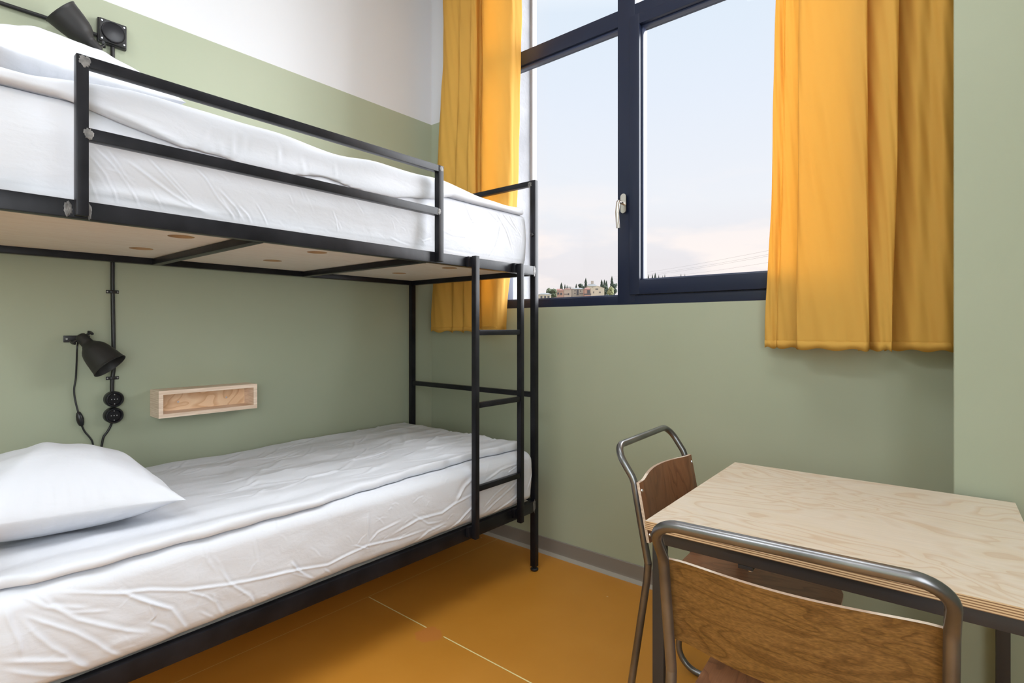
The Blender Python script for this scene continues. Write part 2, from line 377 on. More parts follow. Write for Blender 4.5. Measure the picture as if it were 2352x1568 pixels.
# ------------------------------------------------------------------ room
XL, YW, XR, YB, ZC = -2.65, 2.352, 1.0, -2.0, 3.56
def struct(name, mb, mt, smooth=0):
    o = mb.build(name, mt, None, smooth); o['kind'] = 'structure'; return o
struct('floor', MB().box(XL - .2, XR + .2, YB - .2, YW + .3, -0.1, 0), M['floor'])
struct('ceiling', MB().box(XL - .2, XR + .2, YB - .2, YW + .3, ZC, ZC + .1), M['ceiling'])
struct('wall_left', MB().box(XL - .15, XL, YB - .15, YW + .3, 0, ZC), M['wall'])
WX0, WX1, WZ0, WZ1, YO = -2.08, -0.20, 1.318, 3.46, 2.65
wb = MB().box(XL, XR, YW, YO, 0, WZ0).box(XL, XR, YW, YO, WZ1, ZC).box(XL, WX0, YW, YO, WZ0, WZ1).box(WX1, XR, YW, YO, WZ0, WZ1)
struct('wall_window', wb, M['wall'])
struct('wall_pillar', MB().box(-0.032, XR, 1.945, YW, 0, ZC, b=0.002, seg=1), M['wall'])
y0_, y1_, z0_, z1_ = FILL_W  # right wall is opened for the invented fill window
struct('wall_right', MB().box(XR, XR + .15, YB - .15, y0_, 0, ZC).box(XR, XR + .15, y1_, YW + .3, 0, ZC).box(XR, XR + .15, y0_, y1_, 0, z0_).box(XR, XR + .15, y0_, y1_, z1_, ZC), M['wall'])
struct('wall_back', MB().box(XL, XR, YB - .15, YB, 0, ZC), M['wall'])
# outer reveal lining and its bright arris
jam = MB().box(WX0 - .004, WX0, 2.43, YO + .002, WZ0, WZ1).box(WX0 - .02, WX0 + .012, YO, YO + .035, WZ0 - .03, WZ1)
struct('trim_1', MB().box(WX0 - .02, WX0 + .004, 2.425, YO, WZ0, WZ1), M['plaster'])
struct('trim_2', MB().box(WX0 - .03, WX0 + .022, YO + .001, YO + .04, WZ0 - .03, WZ1), M['outer_trim'])
struct('trim_3', MB().box(WX0 - .02, WX1 + .02, 2.435, YO + .06, WZ0 - .045, WZ0 + .004), M['white_metal'])
def skirting(name, p0, p1, nx, ny):
    o = MB(); prof = [(0.0, 0.0), (0.016, 0.0), (0.014, 0.006), (0.007, 0.018), (0.005, 0.03), (0.005, 0.084), (0.003, 0.087), (0.0, 0.087)]
    V = []; 
    for (x, y) in (p0, p1):
        for (d, z) in prof: V.append((x + nx * d, y + ny * d, z))
    k = len(prof); Fc = [(i, (i + 1) % k, k + (i + 1) % k, k + i) for i in range(k)]
    mis = [1 if i in (1, 2) else 0 for i in range(k)]
    for f, q in zip(Fc, mis): pass
    o.v = V; o.f = Fc + [tuple(range(k)), tuple(range(2 * k - 1, k - 1, -1))]; o.mi = mis + [0, 0]
    b = o.build(name, [M['skirting'], M['skirting_toe']], None, 30); b['kind'] = 'structure'
skirting('baseboard_window', (XL, YW), (-0.032, YW), 0, -1)
skirting('baseboard_left', (XL, YB), (XL, YW), 1, 0)
skirting('baseboard_pillar', (-0.032, 1.945), (XR, 1.945), 0, -1)

# ------------------------------------------------------------------ window
win = empty('window_1', (0, 0, 0)); win['kind'] = 'structure'
YF = 2.355                       # room face of the fixed frame
fx = MB()
TZ0, TZ1 = 2.655, 2.745
MX0, MX1 = -1.306, -1.214
fx.box(WX0, WX1, YF, 2.43, WZ0, 1.362, b=.003).box(WX0, WX1, YF, 2.43, WZ1 - .05, WZ1, b=.003)
fx.box(WX0, WX0 + .05, YF, 2.43, WZ0, WZ1, b=.003).box(WX1 - .05, WX1, YF, 2.43, WZ0, WZ1, b=.003)
fx.box(MX0, MX1, YF - .001, 2.43, WZ0 + .01, WZ1, b=.003).box(WX0, WX1, YF - .0005, 2.43, TZ0 + .012, TZ1, b=.003)
fx.build('window_frame', M['navy'], win)
gb = MB()   # glazing beads of the two fixed lights
for (a, b_, c_, d_) in ((WX0 + .05, MX0, 1.362, TZ0), (WX0 + .05, MX0, TZ1, WZ1 - .05), (MX1, WX1 - .05, TZ1, WZ1 - .05)):
    t = .012
    gb.box(a, b_, 2.375, 2.392, c_, c_ + t * .6, b=.002); gb.box(a, b_, 2.368, 2.392, d_ - t * .1, d_ + t, b=.002)
gb.build('glazing_bead', M['bead'], win)
SX0, SX1, SZ0, SZ1 = -1.235, WX1 - .03, 1.364, pY(1453.6, 35.7, 2.34)[2]
sh = MB(); sw = .052; YS = 2.338
sh.box(SX0, SX0 + sw, YS, 2.42, SZ0, SZ1, b=.004).box(SX1 - sw, SX1, YS, 2.42, SZ0, SZ1, b=.004)
sh.box(SX0 + sw - .004, SX1 - sw + .004, YS + .0006, 2.419, SZ0, SZ0 + .068, b=.004).box(SX0 + sw - .004, SX1 - sw + .004, YS + .0006, 2.42, SZ1 - .05, SZ1, b=.004)
sash = sh.build('window_sash', M['navy'], win)
b2 = MB(); a, b_, c_, d_ = SX0 + sw, SX1 - sw, SZ0 + .068, SZ1 - .05
b2.box(a - .004, a + .009, 2.362, 2.39, c_, d_, b=.003).box(b_ - .009, b_ + .004, 2.362, 2.39, c_, d_, b=.003)
b2.box(a, b_, 2.362, 2.39, c_ - .004, c_ + .007, b=.003).box(a, b_, 2.362, 2.39, d_ - .008, d_ + .004, b=.003)
b2.build('glazing_bead', M['bead'], sash)
for nm, (a, b_, c_, d_), par in (('window_pane', (WX0 + .045, MX0 + .003, 1.358, TZ0 + .014), win), ('window_pane', (WX0 + .045, MX0 + .003, TZ1 - .003, WZ1 - .045), win),
                            ('window_pane', (MX1 - .003, WX1 - .045, TZ1 - .003, WZ1 - .045), win), ('window_pane', (SX0 + sw - .003, SX1 - sw + .003, SZ0 + .065, SZ1 - .047), sash)):
    MB().box(a, b_, 2.388, 2.392, c_, d_).build(nm, M['glass'], par, 0)
# handle
hd = MB(); hx, hz = -1.262, 1.80
n_ = 24
pr = [(hx + .0145 * math.cos(t), hz + (.032 if math.sin(t) > 0 else -.032) - .0 + .0145 * math.sin(t)) for t in [2 * math.pi * k / n_ for k in range(n_)]]
hd.prism([(x, z) for x, z in pr], 0, .010, tf=lambda p: (p[0], YS - p[2], p[1]))
hh = hd.build('window_handle', M['satin'], sash)
lv = MB(); lv.tube([(hx, YS - .008, hz), (hx, YS - .042, hz)], .0085, 16)
lp = fillet([(hx, YS - .038, hz), (hx - .003, YS - .05, hz + .003), (hx - .008, YS - .053, hz - .05), (hx - .006, YS - .046, hz - .122)], .02, 5)
V = []; 
for i, p in enumerate(lp):
    t = i / (len(lp) - 1); V.append(.0105 if t < .3 else .0095)
lv.tube(lp, .01, 14, radii=V)
lv.build('lever', M['satin'], hh)

fill_win = empty('window_2', (0, 0, 0)); fill_win['kind'] = 'structure'  # made-up window out of view, dresses the added side fill light
y0_, y1_, z0_, z1_ = FILL_W; f2 = MB()
for (a, b_, c_, d_) in ((y0_, y1_, z0_, z0_ + .05), (y0_, y1_, z1_ - .05, z1_), (y0_, y0_ + .05, z0_ + .05, z1_ - .05), (y1_ - .05, y1_, z0_ + .05, z1_ - .05)): f2.box(XR + .03, XR + .10, a, b_, c_, d_, b=.003)
f2.build('window_frame', M['navy'], fill_win); MB().box(XR + .06, XR + .064, y0_ + .05, y1_ - .05, z0_ + .05, z1_ - .05).build('window_pane', M['glass'], fill_win, 0)
# ------------------------------------------------------------------ assumed ceiling panels, added above the view to dress the fill lights
for i, (lx, ly, lz, sx, sy, pw) in enumerate(FILL_PANELS):
    t = tag(empty('ceiling_lamp', (lx, ly, lz)), ['white rectangular ceiling lamp panel nearer the bunk wall', 'white rectangular ceiling lamp panel nearer the middle'][1 - i], 'lamp', 'ceiling lamp panels above the view')
    MB().box(lx - sx / 2 - .02, lx + sx / 2 + .02, ly - sy / 2 - .02, ly + sy / 2 + .02, lz + .012, ZC, b=.004).build('housing', M['white_metal'], t)
    MB().box(lx - sx / 2, lx + sx / 2, ly - sy / 2, ly + sy / 2, lz + .004, lz + .012).build('diffuser', M['lampface'], t)

# ------------------------------------------------------------------ bunk bed
bed = tag(empty('bunk_bed', (-2.12, 1.15, 0)), 'black steel tube bunk bed with ladder, standing along the green wall', 'bunk bed')
PX0, PX1, PY0, PY1 = -2.610, -1.642, 0.055, 2.163; PW = .030; ZT = 1.94
BZ0, BZ1, LZ0, LZ1 = 1.467, 1.511, 0.298, 0.352
st = M['steel']; bv = .003
for (x, y, top) in ((PX1 - PW, PY1 - PW, ZT), (PX0, PY1 - PW, ZT), (PX1 - PW, PY0, ZT), (PX0, PY0, ZT)):
    p = MB().box(x, x + PW, y, y + PW, .022, top, b=bv).build('post', st, bed)
    MB().lathe([(0, 0), (0, .017), (.004, .020), (.009, .020), (.013, .015), (.014, .008), (.023, .008), (.023, 0)], (x + PW / 2, y + PW / 2, 0.001), (0, 0, 1), 24).build('foot', M['blackp'], p)
iy0, iy1 = PY0 + PW, PY1 - PW
for x in (PX1 - PW, PX0):
    MB().box(x, x + PW, iy0, iy1, BZ0, BZ1, b=bv).build('side_rail', st, bed)
    MB().box(x, x + PW, iy0, iy1, LZ0, LZ1, b=bv).build('side_rail', st, bed)
ix0, ix1 = PX0 + PW, PX1 - PW
for y in (PY1 - PW, PY0):
    for (a, b_) in ((ZT - .026, ZT), (BZ0, BZ1), (.862, .888), (LZ0, LZ1)):
        MB().box(ix0, ix1, y + .002, y + PW - .002, a, b_, b=bv).build('end_rail', st, bed)
for y in (0.765, 1.425):
    MB().box(ix0, ix1, y, y + .032, 1.466, 1.491, b=bv).build('cross_rail', st, bed)
    MB().box(ix0, ix1, y, y + .032, .30, .325, b=bv).build('cross_rail', st, bed)
# guard rail fixed to the outer face
gx0, gx1 = PX1 + .0006, PX1 + .0256
gy = [(pX(175, 300, gx1)[1], pX(205, 300, gx1)[1]), (pX(1007.5, 450, gx1)[1] - .0, pX(1019.5, 450, gx1)[1])]
gt_ = pX(200, 143, gx1)[2]; gt_ = 1.855
gm = 1.684
grd = empty('guard_rail', (0, 0, 0)); grd.parent = bed; grd.location = -Vector(bed.location)
for (a, b_) in gy: MB().box(gx0, gx1, a, b_, BZ0 + .004, gt_, b=bv).build('rail_post', st, grd)
MB().box(gx0, gx1, gy[0][1] - .001, gy[1][0] + .001, gt_ - .027, gt_, b=bv).build('rail_bar', st, grd)
MB().box(gx0, gx1, gy[0][1] - .001, gy[1][0] + .001, gm - .030, gm, b=bv).build('rail_bar', st, grd)
# weld scars: thin lumpy patches of bare ground metal
rw = random.Random(5)
def weld(cy, cz, ry, rz, x, parent, face='x', y=0):
    n = 26; rr = [1 + rw.uniform(-.24, .18) for _ in range(n)]; V = [(0, 0, .0009)]; 
    for ring, (sc, h) in enumerate(((.55, .0009), (.9, .0007), (1.0, .0001))):
        for k in range(n):
            t = 2 * math.pi * k / n; q = sc * (rr[k] if ring else 1); V.append((ry * q * math.cos(t), rz * q * math.sin(t), h + rw.uniform(-.0002, .0002) * (ring < 2)))
    Fc = [(0, 1 + k, 1 + (k + 1) % n) for k in range(n)]
    for rg in (0, 1):
        for k in range(n):
            a = 1 + rg * n + k; b_ = 1 + rg * n + (k + 1) % n; Fc.append((a, a + n, b_ + n, b_))
    VV = [(x + h, cy + a, cz + b_) for a, b_, h in V] if face == 'x' else [(cy + a, y - h, cz + b_) for a, b_, h in V]
    MB().add(VV, Fc).build('weld_scar', M['weld'], parent, 60)
g0a, g0b = gy[0]; g1a, g1b = gy[1]
weld(g0a + .016, gt_ - .0155, .012, .0135, gx1, grd); weld(g0b - .001, gm - .015, .010, .013, gx1, grd)
weld(g1b - .013, gt_ - .013, .010, .011, gx1, grd); weld(g1a + .004, gm - .015, .008, .013, gx1, grd)
weld(g0a - .010, BZ0 + .020, .008, .020, PX1, bed); weld(g0b + .006, BZ0 + .020, .005, .020, PX1, bed)
weld(PY1 - PW - .004, BZ0 + .02, .010, .024, PX1, bed); weld(PY1 - PW - .004, LZ0 + .03, .010, .032, PX1, bed)
weld(PX1 - PW - .004, ZT - .02, .012, .014, 0, bed, 'y', PY1 - PW)
# small bolt on the far post
MB().lathe([(0, 0), (0, .009), (.008, .009), (.010, .006), (.010, 0)], (PX1 - .015, PY1 - PW - .0005, 1.668), (0, -1, 0), 12).build('bolt', M['blackp'], bed)
# ladder, held off the rails by short blocks
lad = MB(); lx0, lx1 = PX1 + .016, PX1 + .041
ly = [(pX(1092.5, 700, lx1)[1], 0), (pX(1196.5, 700, lx1)[1], 0)]
ly = [(a, a + .025) for a, _ in ly]
ladder = empty('ladder', (lx0, ly[0][0], 0)); ladder.parent = bed
ladder.matrix_parent_inverse = Matrix.Identity(4); ladder.location = Vector(ladder.location) - Vector(bed.location); 
for (a, b_), zb, zt in zip(ly, (.318, .305), (1.513, 1.508)):
    MB().box(lx0, lx1, a, b_, zb - .012, zt, b=bv).build('stile', st, ladder)
    for zc in (1.488, .336):
        MB().box(PX1 + .0004, lx0, a - .016, b_ - .004, zc - .022, zc + .022, b=.001).build('spacer_block', st, ladder)
for zc in (1.187, .875, .518):
    MB().box(lx0 + .002, lx1 - .003, ly[0][1] + .0003, ly[1][0] - .0003, zc - .013, zc + .011, b=bv).build('rung', st, ladder)
# plywood bases with finger holes
def board(z0, z1, holes):
    o = MB().box(ix0 + .001 - .004 * 0, ix1 - .001, iy0 + .001, iy1 - .001, z0, z1).build('plywood_base', M['birch_board'], bed, 0)
    if holes:
        c = MB()
        for (x, y) in holes: c.lathe([(-.05, 0), (-.05, .037), (.05, .037), (.05, 0)], (x, y, z0), (0, 0, 1), 40)
        co_ = c.build('cutter', M['hole_edge'], None, 0)
        co_.location = (0, 0, 0)
        md = o.modifiers.new('holes', 'BOOLEAN'); md.operation = 'DIFFERENCE'; md.solver = 'EXACT'; md.material_mode = 'TRANSFER'; md.object = co_
        bpy.context.view_layer.update()
        dg = bpy.context.evaluated_depsgraph_get(); me = bpy.data.meshes.new_from_object(o.evaluated_get(dg))
        o.modifiers.clear(); o.data = me; bpy.data.objects.remove(co_, do_unlink=True)
    return o
board(1.4925, 1.509, [(-1.905, .645), (-2.30, .648), (-1.90, 1.11), (-2.275, 1.122), (-1.90, 1.80), (-2.28, 1.80)])
board(.328, .346, [])

# ------------------------------------------------------------------ bedding
def rbox(x0, x1, y0, y1, z0, z1, r, step, stepz=None, stepx=None):
    """rounded box as a closed grid; returns vertices, outward normals and quads"""
    stepz = stepz or step
    nx, ny, nz = max(4, round((x1 - x0) / step)), max(4, round((y1 - y0) / step)), max(4, round((z1 - z0) / stepz))
    xs, ys, zs = np.linspace(x0, x1, nx + 1), np.linspace(y0, y1, ny + 1), np.linspace(z0, z1, nz + 1)
    if stepx:
        e_ = r * (1 - np.cos(np.linspace(0, math.pi / 2, 9))); mid = np.linspace(x0 + r, x1 - r, max(3, round((x1 - x0 - 2 * r) / stepx) + 1))
        xs = np.concatenate([x0 + e_[:-1], mid, (x1 - e_[:-1])[::-1]]); nx = len(xs) - 1
    idx = {}; V = []; Fc = []
    def vid(i, j, k):
        q = (i, j, k)
        if q not in idx: idx[q] = len(V); V.append((xs[i], ys[j], zs[k]))
        return idx[q]
    for i in range(nx):
        for j in range(ny):
            Fc.append((vid(i, j, nz), vid(i + 1, j, nz), vid(i + 1, j + 1, nz), vid(i, j + 1, nz)))
            Fc.append((vid(i, j, 0), vid(i, j + 1, 0), vid(i + 1, j + 1, 0), vid(i + 1, j, 0)))
    for i in range(nx):
        for k in range(nz):
            Fc.append((vid(i, 0, k), vid(i + 1, 0, k), vid(i + 1, 0, k + 1), vid(i, 0, k + 1)))
            Fc.append((vid(i, ny, k), vid(i, ny, k + 1), vid(i + 1, ny, k + 1), vid(i + 1, ny, k)))
    for j in range(ny):
        for k in range(nz):
            Fc.append((vid(0, j, k), vid(0, j, k + 1), vid(0, j + 1, k + 1), vid(0, j + 1, k)))
            Fc.append((vid(nx, j, k), vid(nx, j + 1, k), vid(nx, j + 1, k + 1), vid(nx, j, k + 1)))
    P = np.array(V); lo = np.array([x0 + r, y0 + r, z0 + r]); hi = np.array([x1 - r, y1 - r, z1 - r])
    Q = np.clip(P, lo, hi); D = P - Q; ln = np.linalg.norm(D, axis=1, keepdims=True)
    Nn = D / np.maximum(ln, 1e-9)
    return Q + Nn * r, Nn, Fc
def smooth_noise(P, sc, seed, octaves=3):
    out = np.zeros(len(P)); rs = np.random.RandomState(seed); amp = 1.0
    for o in range(octaves):
        for _ in range(5):
            d = rs.normal(size=P.shape[1]); d /= np.linalg.norm(d) + 1e-9
            k = rs.uniform(.6, 1.6) * sc * 2 ** o; out += amp * np.sin((P @ d) * k + rs.uniform(0, 6.28)) / 3
        amp *= .5
    return out
FINE = [.50, .55, .35]
def ridges(UV, lines):
    """lines: (points, amplitude, width). Sharp one-sided creases that fade at both ends."""
    out = np.zeros(len(UV))
    for pts, amp, w in lines:
        pts = np.array(pts); amp = amp * FINE[0]; w0 = w; w = max(w * FINE[1], .0022); seg = np.linalg.norm(np.diff(pts, axis=0), axis=1); tot = seg.sum(); acc = 0
        best = np.full(len(UV), 9.0); bs = np.zeros(len(UV)); sgn = np.ones(len(UV))
        for i in range(len(pts) - 1):
            a, b = pts[i], pts[i + 1]; ab = b - a; l2 = (ab @ ab) + 1e-12
            t = np.clip(((UV - a) @ ab) / l2, 0, 1); pr = a + t[:, None] * ab; dv = UV - pr; d = np.linalg.norm(dv, axis=1)
            cr = ab[0] * dv[:, 1] - ab[1] * dv[:, 0]
            m_ = d < best; best[m_] = d[m_]; bs[m_] = (acc + t[m_] * seg[i]) / tot; sgn[m_] = np.sign(cr[m_]); acc += seg[i]
        tap = np.clip(np.minimum(bs, 1 - bs) * 5 + .12, 0, 1)
        sd = best * sgn
        out += amp * tap * (np.exp(-(best / w) ** 2) - .45 * np.exp(-((sd - 2.2 * w) / (1.6 * w)) ** 2) + FINE[2] * np.exp(-((sd + 2.2 * w0) / (3.2 * w0)) ** 2))
    return out
def crop(ox, oy, s, pts): return [(ox + x / s, oy + y / s) for x, y in pts]
def onX(X, pix): return [pX(u, v, X)[1:] for u, v in pix]

# lower mattress in a fitted sheet
X1 = -1.634
V, Nn, Fc = rbox(-2.585, X1 - .012, 0.165, 2.125, 0.353, 0.606, .042, .0028, .0028, .03)
a = (0, 950, 2.537)
LW = [
 ([(320,1045),(700,1050),(870,1030),(1080,1030),(1340,995),(1520,960),(1776,905)], .0050, .006),
 ([(680,1030),(830,1090),(1000,1140)], .0045, .006), ([(720,1050),(900,1110),(1000,1140),(1060,1220),(1130,1310)], .0055, .007),
 ([(230,1055),(330,1140),(450,1200),(600,1235),(740,1265),(860,1275)], .0055, .007),
 ([(130,1180),(300,1230),(430,1270),(550,1330),(620,1380),(770,1445)], .0060, .007),
 ([(120,1190),(200,1280),(300,1360),(380,1400),(540,1510)], .0050, .008), ([(30,1140),(60,1230),(110,1330),(130,1420)], .0050, .007),
 ([(100,1060),(280,1130),(530,1135)], .0040, .007), ([(1240,1050),(1270,1130),(1340,1230)], .0045, .006),
 ([(1280,900),(1340,990),(1450,1060),(1520,1165)], .0050, .006), ([(1450,1040),(1490,1110),(1530,1160)], .0040, .005),
 ([(860,1220),(960,1250),(1060,1320)], .0045, .006), ([(1080,1035),(1200,1065),(1250,1100)], .0040, .005),
 ([(1160,1150),(1280,1215)], .0030, .005), ([(1700,860),(1740,915),(1776,930)], .0040, .005),
 ([(0,1440),(240,1440),(400,1440),(560,1505)], .0050, .009), ([(20,1490),(200,1520),(340,1535),(560,1515)], .0040, .008),
 ([(560,1400),(700,1330),(880,1280)], .003, .02), ([(200,1120),(420,1160),(640,1150)], .003, .006), ([(860,1100),(900,1180),(870,1220)], .003, .006),
 ([(1200,760),(1210,860),(1260,920)], .002, .006), ([(1480,740),(1500,860)], .002, .006)]
lines = [(onX(X1, crop(*a, p)), am, w) for p, am, w in LW]
a = (600, 1180, 2.613)
for p, am, w in [([(640,0),(640,90),(642,180),(655,205)], .0050, .005), ([(0,390),(150,350),(400,310),(640,190),(830,150),(1000,90)], .0045, .006),
                 ([(180,290),(230,350),(310,390)], .005, .005), ([(560,190),(650,212)], .004, .004), ([(170,350),(330,400)], .003, .005),
                 ([(640,180),(700,110),(840,40)], .003, .006), ([(380,330),(450,390)], .004, .005), ([(900,0),(1000,60),(1080,50)], .003, .006)]:
    lines.append((onX(X1, crop(*a, p)), am, w))
a = (900, 750, 2.613)
for p, am, w in [([(555,1120),(640,1040),(760,930)], .0055, .006), ([(600,1140),(700,1060),(770,1000)], .0055, .006), ([(560,1080),(620,1010),(700,940)], .004, .005),
                 ([(0,1250),(150,1160),(300,1120),(380,1060),(500,1000)], .005, .007), ([(290,1290),(400,1180),(500,1060)], .005, .007),
                 ([(380,1060),(440,960),(500,900)], .006, .012), ([(640,1130),(770,1060)], .004, .005), ([(120,1330),(220,1230),(330,1180)], .004, .008),
                 ([(560,930),(660,860),(770,820)], .004, .007), ([(700,880),(770,830)], .003, .004), ([(820,980),(850,880),(860,800)], .004, .006)]:
    lines.append((onX(X1, crop(*a, p)), am, w))
rs = random.Random(11)
for i in range(70):
    y = rs.uniform(.25, 2.05); z = rs.uniform(.38, .58); an = rs.uniform(-1.1, 1.1); ln = rs.uniform(.02, .07)
    p = [(y + ln * t * math.cos(an), z - ln * t * math.sin(an) + .006 * math.sin(t * 3)) for t in (0, .5, 1)]
    lines.append((p, rs.uniform(.0006, .0018), rs.uniform(.0025, .005)))
front = np.clip((V[:, 0] - (X1 - .07)) / .05, 0, 1)
bul = np.sin(np.clip((V[:, 2] - .353) / .253, 0, 1) * math.pi) ** .7
V[:, 0] += front * (.012 * bul)
wv = ridges(V[:, 1:], lines) * 1.1 + .0028 * smooth_noise(V[:, 1:] * [1, 1.6], 14, 3)
V += Nn * (wv * front * np.clip((V[:, 2] - .36) / .03, 0, 1))[:, None]
top = np.clip((V[:, 2] - .58) / .02, 0, 1) * (1 - front)
low = np.clip((.40 - V[:, 2]) / .045, 0, 1) * front
lift = .012 + .016 * np.sin(V[:, 1] * 9 + 1.0) * np.sin(V[:, 1] * 4.1) + .030 * np.exp(-((V[:, 1] - .18) / .12) ** 2) + .004 * np.sin(V[:, 1] * 47)
V[:, 2] += low * np.clip(lift, 0, .06) * .35
end = np.clip((V[:, 1] - 2.06) / .06, 0, 1)
V[:, 2] += end * np.clip((V[:, 2] - .5) / .1, 0, 1) * (-.006)
mattress = np_obj('mattress', V, Fc, M['sheet']); rebase(mattress, (-2.1, 1.15, .353))
tag(mattress, 'mattress in a creased white fitted sheet on the lower bunk', 'mattress')

# upper mattress
V, Nn, Fc = rbox(-2.575, -1.690, 0.165, 2.122, 1.5105, 1.762, .022, .0028, .0028, .03)
XU = -1.668
a = (200, 150, 3.485); lines = []
for p, am, w in [([(20,700),(90,785),(160,870),(220,990),(280,1140)], .0040, .004), ([(60,640),(220,800),(330,940),(460,1160)], .0040, .004), ([(160,660),(250,780),(330,900),(400,960)], .003, .004),
                 ([(330,760),(560,930),(700,1030),(830,1110),(1000,1190)], .0055, .006), ([(480,720),(600,850),(700,950),(810,1060),(880,1160)], .0040, .004),
                 ([(860,800),(960,900),(1060,1060),(1230,1250)], .004, .004), ([(1060,980),(1200,1130),(1290,1260)], .005, .005), ([(1220,1110),(1300,1190),(1350,1280)], .005, .005),
                 ([(1370,1100),(1430,1200),(1480,1300)], .005, .004), ([(20,880),(70,1000),(120,1110)], .003, .004), ([(20,1000),(250,1010),(550,1060),(900,1160),(1200,1260)], .008, .022),
                 ([(1720,1300),(1780,1330),(1830,1350)], .004, .005), ([(1980,1160),(2010,1240),(2030,1330)], .003, .004), ([(520,980),(560,1060),(640,1170)], .003, .004),
                 ([(640,850),(780,1000),(860,1080)], .0035, .004), ([(1080,1050),(1150,1150),(1210,1250)], .004, .005), ([(1180,1090),(1230,1180),(1260,1260)], .004, .004),
                 ([(560,1150),(610,1170),(650,1180)], .003, .004), ([(1700,1100),(1900,1130),(2050,1170)], .002, .02)]:
    lines.append((onX(XU, crop(*a, p)), am, w))
a = (900, 350, 3.92)
for p, am, w in [([(480,600),(620,612),(780,625),(900,622),(1000,610)], .0035, .005), ([(680,430),(720,560),(760,640)], .0055, .007), ([(580,430),(600,520)], .004, .006),
                 ([(960,520),(1000,600),(1050,700),(1100,860)], .006, .007), ([(1010,520),(1090,640),(1150,720)], .005, .006), ([(1070,530),(1120,640),(1180,760)], .005, .006),
                 ([(1000,620),(980,750),(950,850),(900,930)], .005, .007), ([(880,500),(940,570),(1000,640)], .005, .007), ([(480,700),(560,740),(700,760)], .003, .007),
                 ([(1100,560),(1150,600)], .004, .005), ([(480,870),(600,900),(760,930)], .003, .006), ([(830,470),(850,560),(840,680)], .004, .008), ([(1180,580),(1190,700),(1170,860)], .003, .006),
                 ([(0,760),(80,800),(200,840)], .003, .005), ([(290,800),(380,770)], .003, .004)]:
    lines.append((onX(XU, crop(*a, p)), am, w))
rs = random.Random(23)
for i in range(46):
    y = rs.uniform(.3, 2.05); z = rs.uniform(1.53, 1.72); an = rs.uniform(.3, 1.3); ln = rs.uniform(.02, .08)
    p = [(y + ln * t * math.cos(an), z - ln * t * math.sin(an) + .004 * math.sin(t * 3)) for t in (0, .5, 1)]
    lines.append((p, rs.uniform(.0006, .0016), rs.uniform(.0025, .0045)))
front = np.clip((V[:, 0] + 1.74) / .05, 0, 1)
wv = ridges(V[:, 1:], lines) * 1.2 + .0022 * smooth_noise(V[:, 1:], 13, 8)
above = np.clip((V[:, 2] - 1.522) / .02, 0, 1)
V += Nn * (wv * front * above)[:, None]
V[:, 0] += front * above * .010 * np.sin(np.clip((V[:, 2] - 1.5) / .26, 0, 1) * math.pi)
mattress2 = np_obj('mattress', V, Fc, M['sheet']); rebase(mattress2, (-2.1, 1.15, 1.5105))
tag(mattress2, 'mattress in a white fitted sheet on the upper bunk behind the guard rail', 'mattress')

FINE[:] = [1.0, 1.0, 0.0]
# lower duvet: thin, folded flat, rounded long edge
def duvet_surface(x0, x1, y0, y1, z0, z1, step, fx, ftop, ffront, seed, r=.014):
    V, Nn, Fc = rbox(x0, x1, y0, y1, z0, z1, r, step, .006)
    t = np.clip((V[:, 0] - x0) / (x1 - x0), 0, 1)
    tz = np.clip((V[:, 2] - z0) / (z1 - z0), 0, 1)
    top = np.clip((Nn[:, 2]), 0, 1)
    V[:, 0] += t ** 4 * fx(V[:, 1])
    V[:, 2] += tz * ftop(V[:, 0], V[:, 1])
    if ffront is not None: V = ffront(V, t, tz)
    return V, Nn, Fc
d_pts = [pZ(*p, .605) for p in [(75,1357),(190,1322),(355,1276),(552,1221),(700,1186),(900,1112),(1090,1052)]]
ys_ = np.array([0.1, .2] + [p[1] for p in d_pts] + [2.0, 2.2]); 
ys_ = np.maximum.accumulate(ys_ + np.arange(len(ys_)) * 1e-5)
xs_ = np.array([-1.665, -1.672] + [min(max(p[0], -1.72), -1.655) for p in d_pts] + [-1.69, -1.70])
def fx_lo(y): return np.interp(y, ys_, xs_) + 1.69 + .004 * np.sin(y * 21) + .003 * np.sin(y * 53)
def ft_lo(x, y):
    P = np.stack([x, y], 1)
    long_ = .0016 * np.sin(x * 37 + 2.2 * np.sin(y * 2.1) + y * 6)
    return long_ + .0050 * smooth_noise(P * [1.5, .7], 11, 4) + .012 * np.clip((y - 1.3) / .8, 0, 1) - .007 * np.exp(-((x + 1.75) / .03) ** 2)
rs = random.Random(3); dl = []
for i in range(120):
    x = rs.uniform(-2.52, -1.74); y = rs.uniform(.70, 2.0); an = rs.uniform(-.9, .5); ln = rs.uniform(.06, .30)
    dl.append(([(x + ln * t * math.sin(an) + .012 * math.sin(t * 4), y + ln * t * math.cos(an)) for t in (0, .25, .5, .75, 1)], rs.uniform(.0014, .0042), rs.uniform(.004, .012)))
V, Nn, Fc = duvet_surface(-2.575, -1.69, .175, 2.075, .6085, .637, .0055, fx_lo, ft_lo, None, 3, r=.011)
V[:, 2] += ridges(V[:, :2], dl) * np.clip(Nn[:, 2], 0, 1)
duv = np_obj('duvet', V, Fc, M['sheet']); rebase(duv, (-2.1, 1.15, .608))
tag(duv, 'thin white duvet spread flat over the lower bunk mattress', 'duvet')
